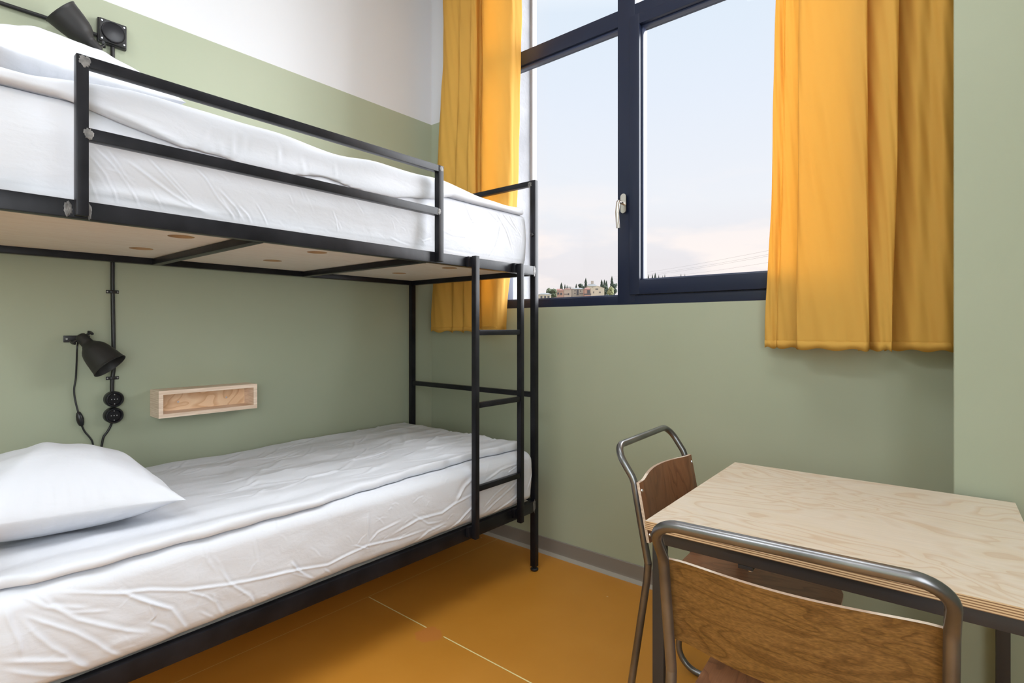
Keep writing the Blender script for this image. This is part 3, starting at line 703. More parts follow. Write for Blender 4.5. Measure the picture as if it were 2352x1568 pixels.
# upper duvet: plumper, its edge drooping over the mattress side
def ft_up(x, y):
    P = np.stack([x, y], 1)
    return .006 * smooth_noise(P * [1, .8], 9, 21) + .022 * np.exp(-((y - .75) / .30) ** 2) - .020 * np.clip((.45 - y) / .2, 0, 1) - .012 * np.clip((y - 1.55) / .4, 0, 1) + .004 * np.sin(y * 6)
def ff_up(V, t, tz):
    y = V[:, 1]; edge = np.clip((V[:, 0] + 1.693) / .010, 0, 1)
    drop = np.interp(y, [0, .3, .42, .55, .72, 1.0, 1.3, 1.5, 1.6, 2.2], [0, .0, .03, .055, .075, .07, .065, .03, .0, .0])
    V[:, 2] -= edge * (1 - tz) * drop
    V[:, 0] += edge * (.006 * np.clip(drop / .05, 0, 1)) * (1 - .5 * tz)
    return V
V, Nn, Fc = duvet_surface(-2.56, -1.672, .175, 2.10, 1.7625, 1.812, .0055, lambda y: .004 * np.sin(y * 17) + .006 * np.sin(y * 5), ft_up, ff_up, 5, r=.016)
ul = []; a = (200, 150, 3.485)
for p, am, w in [([(980,540),(930,610),(890,650)], .004, .006), ([(1140,580),(1170,620),(1160,700),(1140,730)], .005, .006), ([(1270,610),(1240,650),(1180,720)], .005, .006), ([(1500,660),(1530,700),(1530,760)], .004, .006),
                 ([(980,640),(1010,700)], .003, .005), ([(1060,640),(1090,720)], .003, .005), ([(1700,740),(1730,800),(1740,850)], .003, .006), ([(1980,800),(2000,880)], .003, .005),
                 ([(20,300),(300,420),(600,560),(870,680)], .005, .006), ([(20,230),(300,330),(640,440),(1000,520),(1500,640),(2090,760)], .003, .008)]:
    ul.append((onX(-1.672, crop(*a, p)), am, w))
V += Nn * (ridges(V[:, 1:], ul) * np.clip((V[:, 0] + 1.76) / .04, 0, 1))[:, None]
duv2 = np_obj('duvet', V, Fc, M['sheet']); rebase(duv2, (-2.1, 1.15, 1.765))
tag(duv2, 'plump white duvet lying on the upper bunk mattress', 'duvet')

def pillow(name, c, ux, uy, a, b, h, seed, drop=.45, creases=(), nz=80, rest=None, corner=.0):
    """a x b half sizes along ux, uy; h half thickness; seam round the waist"""
    ux, uy = Vector(ux).normalized(), Vector(uy).normalized(); up = ux.cross(uy).normalized()
    if up.z < 0: up = -up
    n = nz; V = []; UV = []; side = []
    for s in (1, -1):
        for i in range(n + 1):
            for j in range(n + 1):
                u = math.sin((i / n - .5) * math.pi); v = math.sin((j / n - .5) * math.pi); UV.append((u, v)); side.append(s)
    UV = np.array(UV); side = np.array(side)
    u, v = UV[:, 0], UV[:, 1]
    pin = 1 - .085 * (1 - u ** 2) * 0 - .0
    # outline pulled in along the sides so the four corners stand out as ears
    px = a * u * (1 - .10 * (1 - v ** 2) * 0 - .075 * (1 - np.abs(v) ** 2.2)); py = b * v * (1 - .075 * (1 - np.abs(u) ** 2.2))
    th = np.clip((1 - np.abs(u) ** 2.4), 0, 1) ** .62 * np.clip((1 - np.abs(v) ** 2.4), 0, 1) ** .62
    hz = np.where(side > 0, h, h * drop) * th
    w = .011 * smooth_noise(np.stack([u * 1.2, v], 1), 3.2, seed) * th
    edge = np.clip(1 - th, 0, 1) * (th > 0)
    ang = np.arctan2(v, u)
    w = w + .004 * np.sin(ang * 38 + 3 * np.sin(ang * 5)) * np.exp(-((np.maximum(np.abs(u), np.abs(v)) - .93) / .07) ** 2) * (th > .02)
    rg = ridges(UV * [a, b], [(p, am, wd) for p, am, wd in creases]) * (side > 0) if creases else 0
    z = side * hz + w * np.where(side > 0, 1, .4) + rg * np.clip(th * 4, 0, 1) + corner * np.maximum(np.abs(u), 0) ** 6 * np.abs(v) ** 6
    U, Vv, Up, Cc = map(np.array, (ux, uy, up, c))
    P = Cc + px[:, None] * U + py[:, None] * Vv + z[:, None] * Up
    if rest is not None: P[:, 2] = rest + np.log1p(np.exp(np.clip((P[:, 2] - rest) / .006, -40, 40))) * .006
    Fc = []; m_ = (n + 1) * (n + 1)
    for i in range(n):
        for j in range(n):
            q = i * (n + 1) + j; Fc.append((q, q + n + 1, q + n + 2, q + 1)); Fc.append((m_ + q, m_ + q + 1, m_ + q + n + 2, m_ + q + n + 1))
    bm = bmesh.new(); vs = [bm.verts.new(p) for p in P]
    for f in Fc: bm.faces.new([vs[k] for k in f])
    bmesh.ops.remove_doubles(bm, verts=bm.verts, dist=.0004); bmesh.ops.recalc_face_normals(bm, faces=bm.faces[:])
    me = bpy.data.meshes.new(name); bm.to_mesh(me); bm.free(); me.materials.append(M['sheet'])
    me.polygons.foreach_set('use_smooth', [True] * len(me.polygons))
    o = bpy.data.objects.new(name, me); C.objects.link(o); return rebase(o, c)
cr1 = [([(.33, -.27), (.27, -.16), (.17, -.07), (.05, -.02), (-.08, -.03)], .005, .026), ([(.33, -.27), (.30, -.12), (.22, .0), (.12, .06)], .003, .022), ([(.33, .26), (.26, .14), (.20, .02)], .003, .02),
       ([(.33, -.27), (.22, -.20), (.06, -.17), (-.12, -.16)], .004, .026), ([(.28, .05), (.18, .10), (.05, .11)], .003, .014), ([(.30, .20), (.16, .19), (.0, .17)], .003, .014)]
pl = pillow('pillow', (-2.095, .345, .700), (1, .0, .07), (.0, 1, -.075), .330, .268, .158, 2, .60, cr1, rest=.642, corner=-.006)
tag(pl, 'plump white pillow lying on the lower bunk duvet below the reading lamp', 'pillow')
cr2 = [([(.30, -.15), (.1, -.02), (-.1, .05)], .004, .014), ([(.29, .1), (.1, .06), (-.1, .12)], .003, .012)]
pl2 = pillow('pillow', (-2.12, .375, 1.885), (1, -.0, .0), (.0, 1, -.03), .330, .245, .165, 9, .50, cr2, rest=1.806)
tag(pl2, 'white pillow on the upper bunk behind the guard rail', 'pillow')

# ------------------------------------------------------------------ shelf box on the wall
sy0, sy1, sz0, sz1, sd = .778, 1.181, .833, .946, .108
sb = tag(empty('wall_shelf', (XL, (sy0 + sy1) / 2, sz0)), 'small open birch plywood box shelf on the wall above the lower bunk', 'shelf')
tk = .0165
for (nm, q) in (('top_panel', (sy0, sy1, sz1 - tk, sz1)), ('bottom_panel', (sy0, sy1, sz0, sz0 + tk)), ('side_panel', (sy0, sy0 + tk, sz0 + tk, sz1 - tk)), ('side_panel', (sy1 - tk, sy1, sz0 + tk, sz1 - tk))):
    MB().box(XL + .001, XL + sd, q[0], q[1], q[2], q[3], b=.0006, seg=1).build(nm, M['shelf_edge'] if 'panel' in nm else M['shelf_face'], sb, 0)
MB().box(XL + .001, XL + .012, sy0 + tk, sy1 - tk, sz0 + tk, sz1 - tk).build('back_panel', M['shelf_face'], sb, 0)
for (u, v) in ((409, 922.5), (520, 912)):
    p = pX(u, v, XL + .012); MB().lathe([(0, 0), (0, .0042), (.0015, .0042), (.0025, .0028), (.0012, .0015), (.0012, 0)], p, (1, 0, 0), 14).build('screw', M['screw'], sb)

# ------------------------------------------------------------------ reading lamps
def reading_lamp(plate_y, plate_z, pivot, axis, label, plug):
    t = tag(empty('reading_lamp', (XL, plate_y, plate_z)), label, 'lamp', 'black reading lamps on the bunk wall')
    bp_ = MB().box(XL + .0005, XL + .006, plate_y - .055, plate_y + .028, plate_z - .013, plate_z + .013, b=.002).build('wall_plate', M['blackp'], t)
    for s in (-1,): MB().lathe([(0, 0), (0, .004), (.002, .003), (.002, 0)], (XL + .006, plate_y + s * .045, plate_z), (1, 0, 0), 12).build('screw', M['screw'], bp_)
    pv = Vector(pivot)
    MB().tube(fillet([(XL + .006, plate_y + .01, plate_z), (XL + .035, plate_y + .012, plate_z), tuple(pv)], .02, 4), .0075, 12).build('arm', M['blackp'], t)
    ax = Vector(axis).normalized()
    sd_ = ax.cross(Vector((1, 0, 0))).normalized()
    for s in (-1, 1):
        k = MB(); c0 = pv + sd_ * s * .018
        k.tube([pv, c0 + sd_ * s * .016], .0045, 10)
        wdir = (Vector((1, 0, 0)) + ax * .4).normalized()
        k.tube([c0 + sd_ * s * .014 - wdir * .015, c0 + sd_ * s * .018 - wdir * .006, c0 + sd_ * s * .018 + wdir * .006, c0 + sd_ * s * .014 + wdir * .015], .004, 8, radii=[.0055, .0035, .0035, .0055])
        k.build('wing_knob', M['blackp'], t)
    prof = [(-.012, 0), (-.012, .012), (-.008, .017), (.0, .0195), (.026, .0205), (.034, .022), (.037, .0255), (.041, .0275), (.050, .036), (.060, .0425), (.075, .0475), (.100, .0525), (.135, .0575), (.142, .0585), (.1445, .0605), (.147, .0605),
            (.147, .0585), (.140, .056), (.100, .050), (.075, .045), (.060, .040), (.050, .0335), (.041, .025), (.034, .0195), (.026, 0)]
    MB().lathe(prof, pv, ax, 48).build('lamp_shade', M['lamp'], t, 50)
    sw_ = Vector((XL + .012, pX(183, 962, XL)[1], pX(183, 962, XL)[2])) if plug else None
    if plug:
        pts = [tuple(pv + Vector((-.03, -.004, -.01)))] + [pX(u, v, XL + x) for u, v, x in ((177, 800, .04), (176, 830, .025), (174, 868, .012), (170, 895, .008), (173, 920, .008), (180, 948, .01))]
        sm_ = catmull([Vector(p) for p in pts], 8); MB().tube(sm_, .0032, 8).build('cord', M['cable'], t)
        pts = [pX(u, v, XL + x) for u, v, x in ((187, 975, .01), (194, 990, .007), (205, 1003, .006), (212, 1014, .006), (213, 1030, .006), (205, 1045, .02))]
        MB().tube(catmull([Vector(p) for p in pts], 8), .0032, 8).build('cord', M['cable'], t)
        a_ = Vector(pX(180, 946, XL + .010)); b_ = Vector(pX(187.5, 978, XL + .010)); d_ = b_ - a_
        MB().tube([a_ + d_ * q for q in (0, .05, .25, .5, .75, .95, 1)], .01, 16, radii=[.004, .007, .0105, .0125, .011, .0075, .004]).build('cord_switch', M['blackp'], t)
    else:
        pts = [tuple(pv + Vector((-.03, .004, -.01))), (XL + .03, plate_y + .03, plate_z - .06), (XL + .01, plate_y + .02, plate_z - .16), (XL + .008, plate_y + .0, plate_z - .3)]
        MB().tube(catmull([Vector(p) for p in pts], 8), .0032, 8).build('cord', M['cable'], t)
    return t
def catmull(P, n):
    P = [P[0] + (P[0] - P[1])] + list(P) + [P[-1] + (P[-1] - P[-2])]; out = []
    for i in range(1, len(P) - 2):
        for k in range(n):
            t = k / n; a, b, c, d = P[i - 1], P[i], P[i + 1], P[i + 2]
            out.append(.5 * ((2 * b) + (c - a) * t + (2 * a - 5 * b + 4 * c - d) * t * t + (3 * b - a - 3 * c + d) * t ** 3))
    out.append(P[-2]); return out
reading_lamp(.545, 1.163, (-2.590, .535, 1.168), (.435, .51, -.75), 'black metal reading lamp above the lower bunk pillow, shade pointing down', True)
reading_lamp(.545, 2.276, (-2.555, .575, 2.272), (0.0, -.76, .65), 'black metal reading lamp above the upper bunk pillow, shade pointing up', False)

# ------------------------------------------------------------------ surface wiring
jb_y, jb_z = .642, 2.385
jb = tag(empty('junction_box', (XL, jb_y, jb_z)), 'square black junction box with round lid on the wall above the upper bunk', 'junction box')
body = MB().box(XL + .0008, XL + .020, jb_y - .049, jb_y + .049, jb_z - .049, jb_z + .049, b=.005).box(XL + .020, XL + .030, jb_y - .045, jb_y + .045, jb_z - .045, jb_z + .045, b=.003)
body.build('box_body', M['blackp'], jb)
MB().lathe([(0, 0), (0, .040), (.004, .040), (.006, .038), (.005, .034), (.0045, 0)], (XL + .030, jb_y, jb_z), (1, 0, 0), 48).build('round_lid', M['gloss'], jb)
for a_ in (-1, 1):
    for b_ in (-1, 1): MB().lathe([(0, 0), (0, .0036), (.0018, .003), (.0018, 0)], (XL + .030, jb_y + a_ * .037, jb_z + b_ * .035), (1, 0, 0), 12).build('screw', M['screw'], jb)
def conduit(pts, r, label, name='power_cable'):
    o = MB().tube(catmull([Vector(p) for p in pts], 8), r, 12).build(name, M['cable'])
    rebase(o, pts[0]); return tag(o, label, 'cable', 'black cables on the bunk wall')
conduit([(XL + .010, -.35, 2.362), (XL + .010, .0, 2.361), (XL + .010, .3, 2.361), (XL + .010, .45, 2.363), (XL + .010, .592, 2.363)], .0075, 'horizontal black cable run into the junction box above the upper bunk')
conduit([(XL + .009, .645, 2.335), (XL + .009, .646, 2.1), (XL + .009, .644, 1.7), (XL + .009, .645, 1.5), (XL + .009, .645, 1.37), (XL + .009, .648, 1.15), (XL + .009, .649, 1.05), (XL + .009, .644, 1.0), (XL + .009, .643, .951)], .0075,
        'vertical black cable clipped down the wall to the round sockets')
for z in (1.351, 1.0035):
    y = .646
    t = tag(empty('cable_clip', (XL, y, z)), 'black cable clip on the wall ' + ('just under the upper bunk' if z > 1.2 else 'just above the two round sockets'), 'cable clip', 'black cable clips')
    MB().box(XL + .0005, XL + .005, y - .022, y + .022, z - .0065, z + .0065, b=.002).box(XL + .002, XL + .0195, y - .0105, y + .0105, z - .006, z + .006, b=.004).build('clip_body', M['blackp'], t)
    for s in (-1, 1): MB().lathe([(0, 0), (0, .003), (.0015, .002), (.0015, 0)], (XL + .005, y + s * .017, z), (1, 0, 0), 12).build('screw', M['screw'], t)
for k, (u, v) in enumerate(((264.5, 917), (263.5, 954.5))):
    _, y, z = pX(u, v, XL + .036)
    t = tag(empty('wall_socket', (XL, y, z)), ('upper' if k == 0 else 'lower') + ' of the two round glossy black wall sockets beside the lamp cord', 'socket', 'round black sockets')
    rr_ = .0315
    MB().lathe([(0.0005, 0), (.0005, rr_), (.012, rr_), (.013, rr_ - .001), (.014, rr_), (.032, rr_), (.036, rr_ - .003), (.0365, rr_ - .006), (.035, rr_ - .008), (.034, rr_ - .0085), (.028, rr_ - .0105), (.0275, 0)], (XL, y, z), (1, 0, 0), 48).build('socket_body', M['gloss'], t)
    for (a_, b_) in ((0, .0185), (0, -.0185), (0, 0), (-.0095, 0), (.0095, 0)):
        MB().lathe([(0, 0), (0, .0022), (.0012, .0016), (.0012, 0)], (XL + (.0277 if b_ == 0 else .0285), y + a_, z + b_), (1, 0, 0), 10).build('contact', M['screw'], t)
conduit([pX(257, 970, XL + .01)] + [pX(u, v, XL + .006) for u, v in ((254, 978), (246, 992), (238, 1003), (234, 1020), (230, 1045))], .0042, 'thin black cable leaving the lower socket down behind the pillow')

# ------------------------------------------------------------------ curtains
def curtain(name, top, bot, zt, zb, mids, label, hem=.028, nrow=60, thick=.0018, zwave=.004):
    """top / bot: control points (x, y) of the pleated cross-section, mids: [(z, points)] between them"""
    secs = [(zb, bot)] + mids + [(zt, top)]; secs.sort(key=lambda s: s[0]); zsec = [s[0] for s in secs]
    curves = [np.array([p[:2] for p in catmull([Vector((x, y, 0)) for x, y in s[1]], 14)]) for s in secs]
    V = []; nc = len(curves[0]); rows = []
    for i in range(nrow + 1):
        z = zb + (zt - zb) * i / nrow
        k = min(max(np.searchsorted(zsec, z) - 1, 0), len(zsec) - 2); t = (z - zsec[k]) / (zsec[k + 1] - zsec[k]); t = t * t * (3 - 2 * t)
        cur = curves[k] * (1 - t) + curves[k + 1] * t
        for j in range(nc):
            w = .0025 * math.sin(z * 9 + j * .21) + .0015 * math.sin(z * 23 + j * .5)
            zz = z + (zwave * math.sin(j * .23) if i == 0 else 0)
            V.append((cur[j][0], cur[j][1] + w, zz))
    Fc = [(i * nc + j, i * nc + j + 1, (i + 1) * nc + j + 1, (i + 1) * nc + j) for i in range(nrow) for j in range(nc - 1)]
    o = np_obj(name, V, Fc, M['curtain']); 
    md = o.modifiers.new('thickness', 'SOLIDIFY'); md.thickness = thick; md.offset = 0
    cx = float(np.mean([v[0] for v in V])); rebase(o, (cx, 2.25, zb)); tag(o, label, 'curtain', 'mustard curtains')
    # stitched hem: a second turned-up layer at the foot
    cur = curves[0]; H = []
    for (z, d) in ((zb + .001, .0), (zb + .0, -.0026), (zb + hem, -.0026), (zb + hem + .001, 0)):
        for j in range(nc): H.append((cur[j][0], cur[j][1] + .0025 * math.sin(z * 9 + j * .21) + d, z + (zwave * math.sin(j * .23) if z < zb + .01 else 0)))
    Hf = [(i * nc + j, i * nc + j + 1, (i + 1) * nc + j + 1, (i + 1) * nc + j) for i in range(3) for j in range(nc - 1)]
    me = bpy.data.meshes.new('hem'); me.from_pydata([tuple(Vector(v) - o.location) for v in H], [], Hf); me.materials.append(M['curtain']); me.polygons.foreach_set('use_smooth', [True] * len(me.polygons))
    h = bpy.data.objects.new('hem', me); C.objects.link(h); h.parent = o
    return o
def sec(pts): return [pY(u, 700, y)[0:2] for u, y in pts]
# right curtain: wide flat front pleats with overlaps
R_bot = sec([(1757, 2.292), (1770, 2.284), (1783, 2.296), (1788, 2.284), (1810, 2.280), (1832, 2.262), (1829, 2.225), (1836, 2.203), (1870, 2.200), (1910, 2.192), (1950, 2.192), (1985, 2.190), (1996, 2.200), (1992, 2.225), (1975, 2.250), (1972, 2.27), (1990, 2.262), (2015, 2.235), (2035, 2.232), (2048, 2.240), (2044, 2.265), (2032, 2.295), (2040, 2.318), (2065, 2.305), (2100, 2.260), (2135, 2.262), (2170, 2.250), (2200, 2.28), (2225, 2.30)])
R_top = sec([(1797, 2.292), (1806, 2.284), (1815, 2.290), (1820, 2.276), (1832, 2.274), (1842, 2.255), (1839, 2.225), (1845, 2.198), (1872, 2.204), (1908, 2.192), (1945, 2.196), (1978, 2.188), (1988, 2.198), (1984, 2.225), (1970, 2.250), (1968, 2.27), (1990, 2.255), (2025, 2.225), (2060, 2.215), (2078, 2.228), (2072, 2.262), (2062, 2.292), (2070, 2.312), (2090, 2.290), (2115, 2.262), (2140, 2.290), (2165, 2.268), (2192, 2.300), (2215, 2.30)])
R_mid = [(a[0] * .45 + b_[0] * .55, a[1] * .45 + b_[1] * .55) for a, b_ in zip(R_top, R_bot)]
curtain('curtain', R_top, R_bot, 3.42, 1.128, [(1.9, R_mid)], 'mustard curtain with broad pleats hanging right of the window beside the pillar')
# left curtain: narrower bundle, leaning over its length
L_bot = sec([(991, 2.262), (1000, 2.246), (1020, 2.250), (1036, 2.262), (1042, 2.246), (1062, 2.256), (1066, 2.240), (1086, 2.250), (1094, 2.285), (1102, 2.295), (1106, 2.262), (1110, 2.225), (1134, 2.198), (1148, 2.225), (1156, 2.262), (1163, 2.290)])
L_mid = sec([(1003, 2.262), (1010, 2.246), (1028, 2.250), (1046, 2.262), (1050, 2.246), (1072, 2.256), (1076, 2.242), (1090, 2.252), (1097, 2.290), (1103, 2.298), (1107, 2.262), (1111, 2.225), (1142, 2.190), (1168, 2.215), (1180, 2.252), (1191, 2.290)])
L_top = sec([(1018, 2.262), (1026, 2.246), (1040, 2.248), (1054, 2.262), (1058, 2.246), (1080, 2.256), (1083, 2.242), (1094, 2.252), (1101, 2.290), (1106, 2.298), (1110, 2.262), (1114, 2.232), (1142, 2.200), (1170, 2.215), (1184, 2.250), (1198, 2.290)])
curtain('curtain', L_top, L_bot, 3.42, 1.186, [(2.05, L_mid), (2.9, L_top)], 'narrow mustard curtain hanging left of the window behind the bunk', zwave=.006)
rod = MB().tube([(-2.62, 2.245, 3.43), (-.05, 2.245, 3.43)], .011, 16).build('curtain_rod', M['blackp']); rebase(rod, (-1.3, 2.245, 3.43))
tag(rod, 'black curtain rod above the window', 'curtain rod')
for x in (-2.55, -1.72, -.62, -.10):
    MB().tube([(x + 1.3, .107, 0), (x + 1.3, .0, 0)], .006, 10).build('rod_bracket', M['blackp'], rod, local=True)

# ------------------------------------------------------------------ table
table = tag(empty('table', (-.245, 1.552, 0), R(1.9)), 'square birch plywood topped table with black steel frame beside the window wall', 'table')
hw, hd_, tz = .350, .358, .75
def tf_box(x0, x1, y0, y1, z0, z1, name, mt, par, b=.001, local=True, mb=None):
    o = (mb or MB()).box(x0, x1, y0, y1, z0, z1, b=b); r_ = o.build(name, mt, par, 40, local=local); return r_
top = MB(); poly = [(-hw, -hd_), (hw, -hd_), (hw, hd_), (-hw, hd_)]
top.prism(poly, tz - .021, tz, 0, 1)
top.build('table_top', [M['birch'], M['edge']], table, 0, local=True)
ins = .012; ft = .028
fr_ = MB()
z1_, z0_ = tz - .0215, tz - .0215 - .030
for (a, b_, c_, d_) in ((-hw + ins, hw - ins, -hd_ + ins, -hd_ + ins + ft), (-hw + ins, hw - ins, hd_ - ins - ft, hd_ - ins), (-hw + ins, -hw + ins + ft, -hd_ + ins, hd_ - ins), (hw - ins - ft, hw - ins, -hd_ + ins, hd_ - ins)):
    fr_.box(a, b_, c_, d_, z0_, z1_, b=.002)
fr_.build('apron_frame', M['table_steel'], table, 40, local=True)
for sx in (-1, 1):
    for sy in (-1, 1):
        x = sx * (hw - ins - ft / 2); y = sy * (hd_ - ins - ft / 2)
        lg = MB().box(x - ft / 2, x + ft / 2, y - ft / 2, y + ft / 2, .012, z0_, b=.002).build('leg', M['table_steel'], table, 40, local=True)
        MB().lathe([(0, 0), (0, .012), (.008, .012), (.012, .009), (.012, 0)], (x, y, .0005), (0, 0, 1), 20).build('foot', M['blackp'], lg, local=True)
c_ = MB().box(-.145, -.115, -hd_ + ins + .001, -hd_ + ins + .024, z0_ - .009, z0_ - .0004, b=.0015).build('clamp', M['table_steel'], table, 40, local=True)
MB().lathe([(0, 0), (0, .0055), (.004, .0045), (.004, 0)], (-.122, -hd_ + ins + .012, z0_ - .009), (0, 0, -1), 14).build('screw', M['screw'], c_, local=True)

# ------------------------------------------------------------------ chairs
CW, CZB, CF0, CZ1, CF2, CZ2, CF3 = .425, .854, -.059, .768, .044, .536, -.032
TR = .0105
def make_chair(name, loc, rot, label, woods, dep=.488):
    t = tag(empty(name, loc, rot), label, 'chair', 'tubular steel and plywood chairs')
    h = CW / 2
    loop = fillet([(CF2, h, CZ2), (0, h, CZ1), (CF0, h, CZB), (CF0, -h, CZB), (0, -h, CZ1), (CF2, -h, CZ2)], [.07, .055, .055, .07], 9)
    MB().tube(loop, TR, 18).build('back_frame', M['tube'], t, 60, local=True)
    seatz = .452
    for s in (1, -1):
        y = s * h
        path = fillet([(CF2, y, CZ2), (CF2 - .004, y, CZ2 - .05), (CF3, y, TR + .0008), (dep - .058, y * .98, TR + .0008), (dep - .103, y * .90, seatz - .018 - TR), (CF2 + .02, y * .90, seatz - .018 - TR)], [.05, .075, .065, .04], 9)
        # cut the continuous side tube at its two floor bends
        i1 = min(range(len(path)), key=lambda i: (path[i] - Vector((CF3 + .03, y, .03))).length); i2 = min(range(len(path)), key=lambda i: (path[i] - Vector((dep - .068, y, .03))).length)
        MB().tube(path[:i1 + 1], TR, 16).build('leg', M['tube'], t, 60, local=True)
        MB().tube(path[i1:i2 + 1], TR, 16).build('runner', M['tube'], t, 60, local=True)
        MB().tube(path[i2:], TR, 16).build('leg', M['tube'], t, 60, local=True)
    MB().tube([(.10, -h * .9, seatz - .0185 - TR), (.10, h * .9, seatz - .0185 - TR)], TR * .85, 14).build('cross_tube', M['tube'], t, 60, local=True)
    # seat: pressed plywood, generously rounded front corners, slight dish
    sf0, sf1, sh_ = .045, dep, .203; n = 10; poly = []
    def arc(cx, cy, r, a0, a1): return [(cx + r * math.cos(R(a0 + (a1 - a0) * k / n)), cy + r * math.sin(R(a0 + (a1 - a0) * k / n))) for k in range(n + 1)]
    poly += arc(sf1 - .085, sh_ - .085, .085, 90, 0)[::1]; poly = arc(sf1 - .085, -sh_ + .085, .085, -90, 0) + arc(sf1 - .085, sh_ - .085, .085, 0, 90) + arc(sf0 + .03, sh_ - .03, .03, 90, 180) + arc(sf0 + .03, -sh_ + .03, .03, 180, 270)
    cen = (sum(p[0] for p in poly) / len(poly), sum(p[1] for p in poly) / len(poly)); V = []; mi = []; Fc = []
    rings = [0.0, .25, .5, .72, .88, .96, 1.0]; npz = len(poly)
    def zdish(x, y): return seatz - .007 * (1 - (y / sh_) ** 2) * math.exp(-((x - .2) / .16) ** 2) - .010 * max(0, (x - .42) / .07) ** 2
    mb = MB()
    for zoff in (0, -.011):
        for q in rings[1:]:
            for (x, y) in poly: X_, Y_ = cen[0] + (x - cen[0]) * q, cen[1] + (y - cen[1]) * q; V.append((X_, Y_, zdish(X_, Y_) + zoff))
        V.append((cen[0], cen[1], zdish(*cen) + zoff))
    blk = (len(rings) - 1) * npz + 1
    for s_ in (0, 1):
        o_ = s_ * blk
        for r_ in range(len(rings) - 2):
            for k in range(npz): k2 = (k + 1) % npz; Fc.append((o_ + r_ * npz + k, o_ + r_ * npz + k2, o_ + (r_ + 1) * npz + k2, o_ + (r_ + 1) * npz + k)); mi.append(0)
        for k in range(npz): Fc.append((o_ + blk - 1, o_ + k, o_ + (k + 1) % npz)); mi.append(0)
    last = (len(rings) - 2) * npz
    for k in range(npz): k2 = (k + 1) % npz; Fc.append((last + k, last + k2, blk + last + k2, blk + last + k)); mi.append(1)
    mb.v = V; mb.f = Fc; mb.mi = mi
    mb.build('seat', [M[woods[0]], M['edge_light']], t, 35, local=True)
    # backrest: bowed panel between the tubes, in front of them
    nl, nv = 36, 10; th = .0085; V = []; bw = h + .010
    z_lo, z_hi = .598, .762
    def surf(l, v, off):
        q = l / bw; bow = -.036 * (1 - min(1, abs(q) / .86) ** 2) ** 1.35 if abs(q) < .86 else 0
        z = z_lo + (z_hi - z_lo) * v; f = CF2 + (0 - CF2) * (z - CZ2) / (CZ1 - CZ2) + TR + .0012 + off
        z += .004 * (1 - q * q) * (2 * v - 1)
        return (f + bow * (.85 + .15 * (1 - v)), l, z)
    for off in (0, th):
        for i in range(nl + 1):
            for j in range(nv + 1):
                l = -bw + 2 * bw * i / nl; V.append(surf(l, j / nv, off))
    m_ = (nl + 1) * (nv + 1); Fc = []; mi = []
    for i in range(nl):
        for j in range(nv):
            q = i * (nv + 1) + j; Fc += [(q, q + 1, q + nv + 2, q + nv + 1), (m_ + q, m_ + q + nv + 1, m_ + q + nv + 2, m_ + q + 1)]; mi += [0, 0]
    for i in range(nl):
        for j in (0, nv): q = i * (nv + 1) + j; Fc.append((q, q + nv + 1, m_ + q + nv + 1, m_ + q)); mi.append(1)
    for i in (0, nl):
        for j in range(nv): q = i * (nv + 1) + j; Fc.append((q, q + 1, m_ + q + 1, m_ + q)); mi.append(1)
    mb = MB(); mb.v = V; mb.f = Fc; mb.mi = mi
    br = mb.build('backrest', [M[woods[1]], M['edge_light']], t, 45, local=True)
    for s in (1, -1):
        for v in (.12, .86):
            p = surf(s * h, v, th + .0002)
            MB().lathe([(0, 0), (0, .0048), (.0018, .0042), (.0028, .002), (.0018, 0)], p, (1, 0, .2), 14).build('screw', M['screw'], br, local=True)
    return t
make_chair('chair', (-.753, 1.641, 0), .058, 'tubular steel chair with brown plywood back at the left end of the table', ('red_ply', 'red_ply'))
make_chair('chair', (-.230, .987, 0), 1.643, 'nearest tubular steel chair, its stained plywood back turned to the viewer', ('red_ply', 'brown_ply'), .44)

# ------------------------------------------------------------------ outside: hillside, houses, trees, cables
def out_pt(u, v, depth): d = ray(u, v); return Vector((d[0] * depth, d[1] * depth, HC + d[2] * depth))
M['grass'] = mat('dry_grass', (0.20, 0.20, 0.13), 0.9); mottle(M['grass'], (0.10, 0.11, 0.065, 1), (0.20, 0.165, 0.125, 1), .25, 5)
M['conifer'] = mat('conifer_green', (0.055, 0.075, 0.055), 0.9); M['leafy'] = mat('leafy_green', (0.10, 0.125, 0.075), 0.9); M['pale_leaf'] = mat('pale_leaf', (0.24, 0.25, 0.13), 0.9)
M['bark'] = mat('bark', (0.12, 0.09, 0.07), 0.9)
M['cream'] = mat('cream_render', (0.55, 0.49, 0.38), 0.9); M['tan'] = mat('tan_render', (0.42, 0.36, 0.30), 0.9); M['pink'] = mat('pink_brick', (0.45, 0.27, 0.21), 0.9)
M['grey_roof'] = mat('grey_roof', (0.22, 0.235, 0.245), 0.7); M['red_roof'] = mat('red_roof', (0.24, 0.12, 0.10), 0.8); M['dark'] = mat('dark_opening', (0.09, 0.09, 0.10), 0.5)
# hillside terrain, running across the direction of view
fw = Vector((-sT, cT, 0)); rt = Vector((cT, sT, 0))
def hill_z(dp, la): return -9 + 25.2 / (1 + math.exp(-(dp - 190) / 20)) + min(max(0, dp - 250), 24) * .085 + .5 * math.sin(la * .035 + 1) * min(1, dp / 200) + .3 * math.sin(dp * .09 + la * .11)
V = []; Fc = []; nx, ny = 60, 24
for j in range(ny + 1):
    dp = 25 + j * 16
    for i in range(nx + 1):
        la = (i / nx - .42) * 360
        hgt = hill_z(dp, la)
        p = fw * dp + rt * la; V.append((p.x, p.y, hgt))
for j in range(ny):
    for i in range(nx): q = j * (nx + 1) + i; Fc.append((q, q + 1, q + nx + 2, q + nx + 1))
hill = np_obj('hillside', V, Fc, M['grass']); hill['kind'] = 'structure'
DH = 250.0; PXM = DH / F_PX

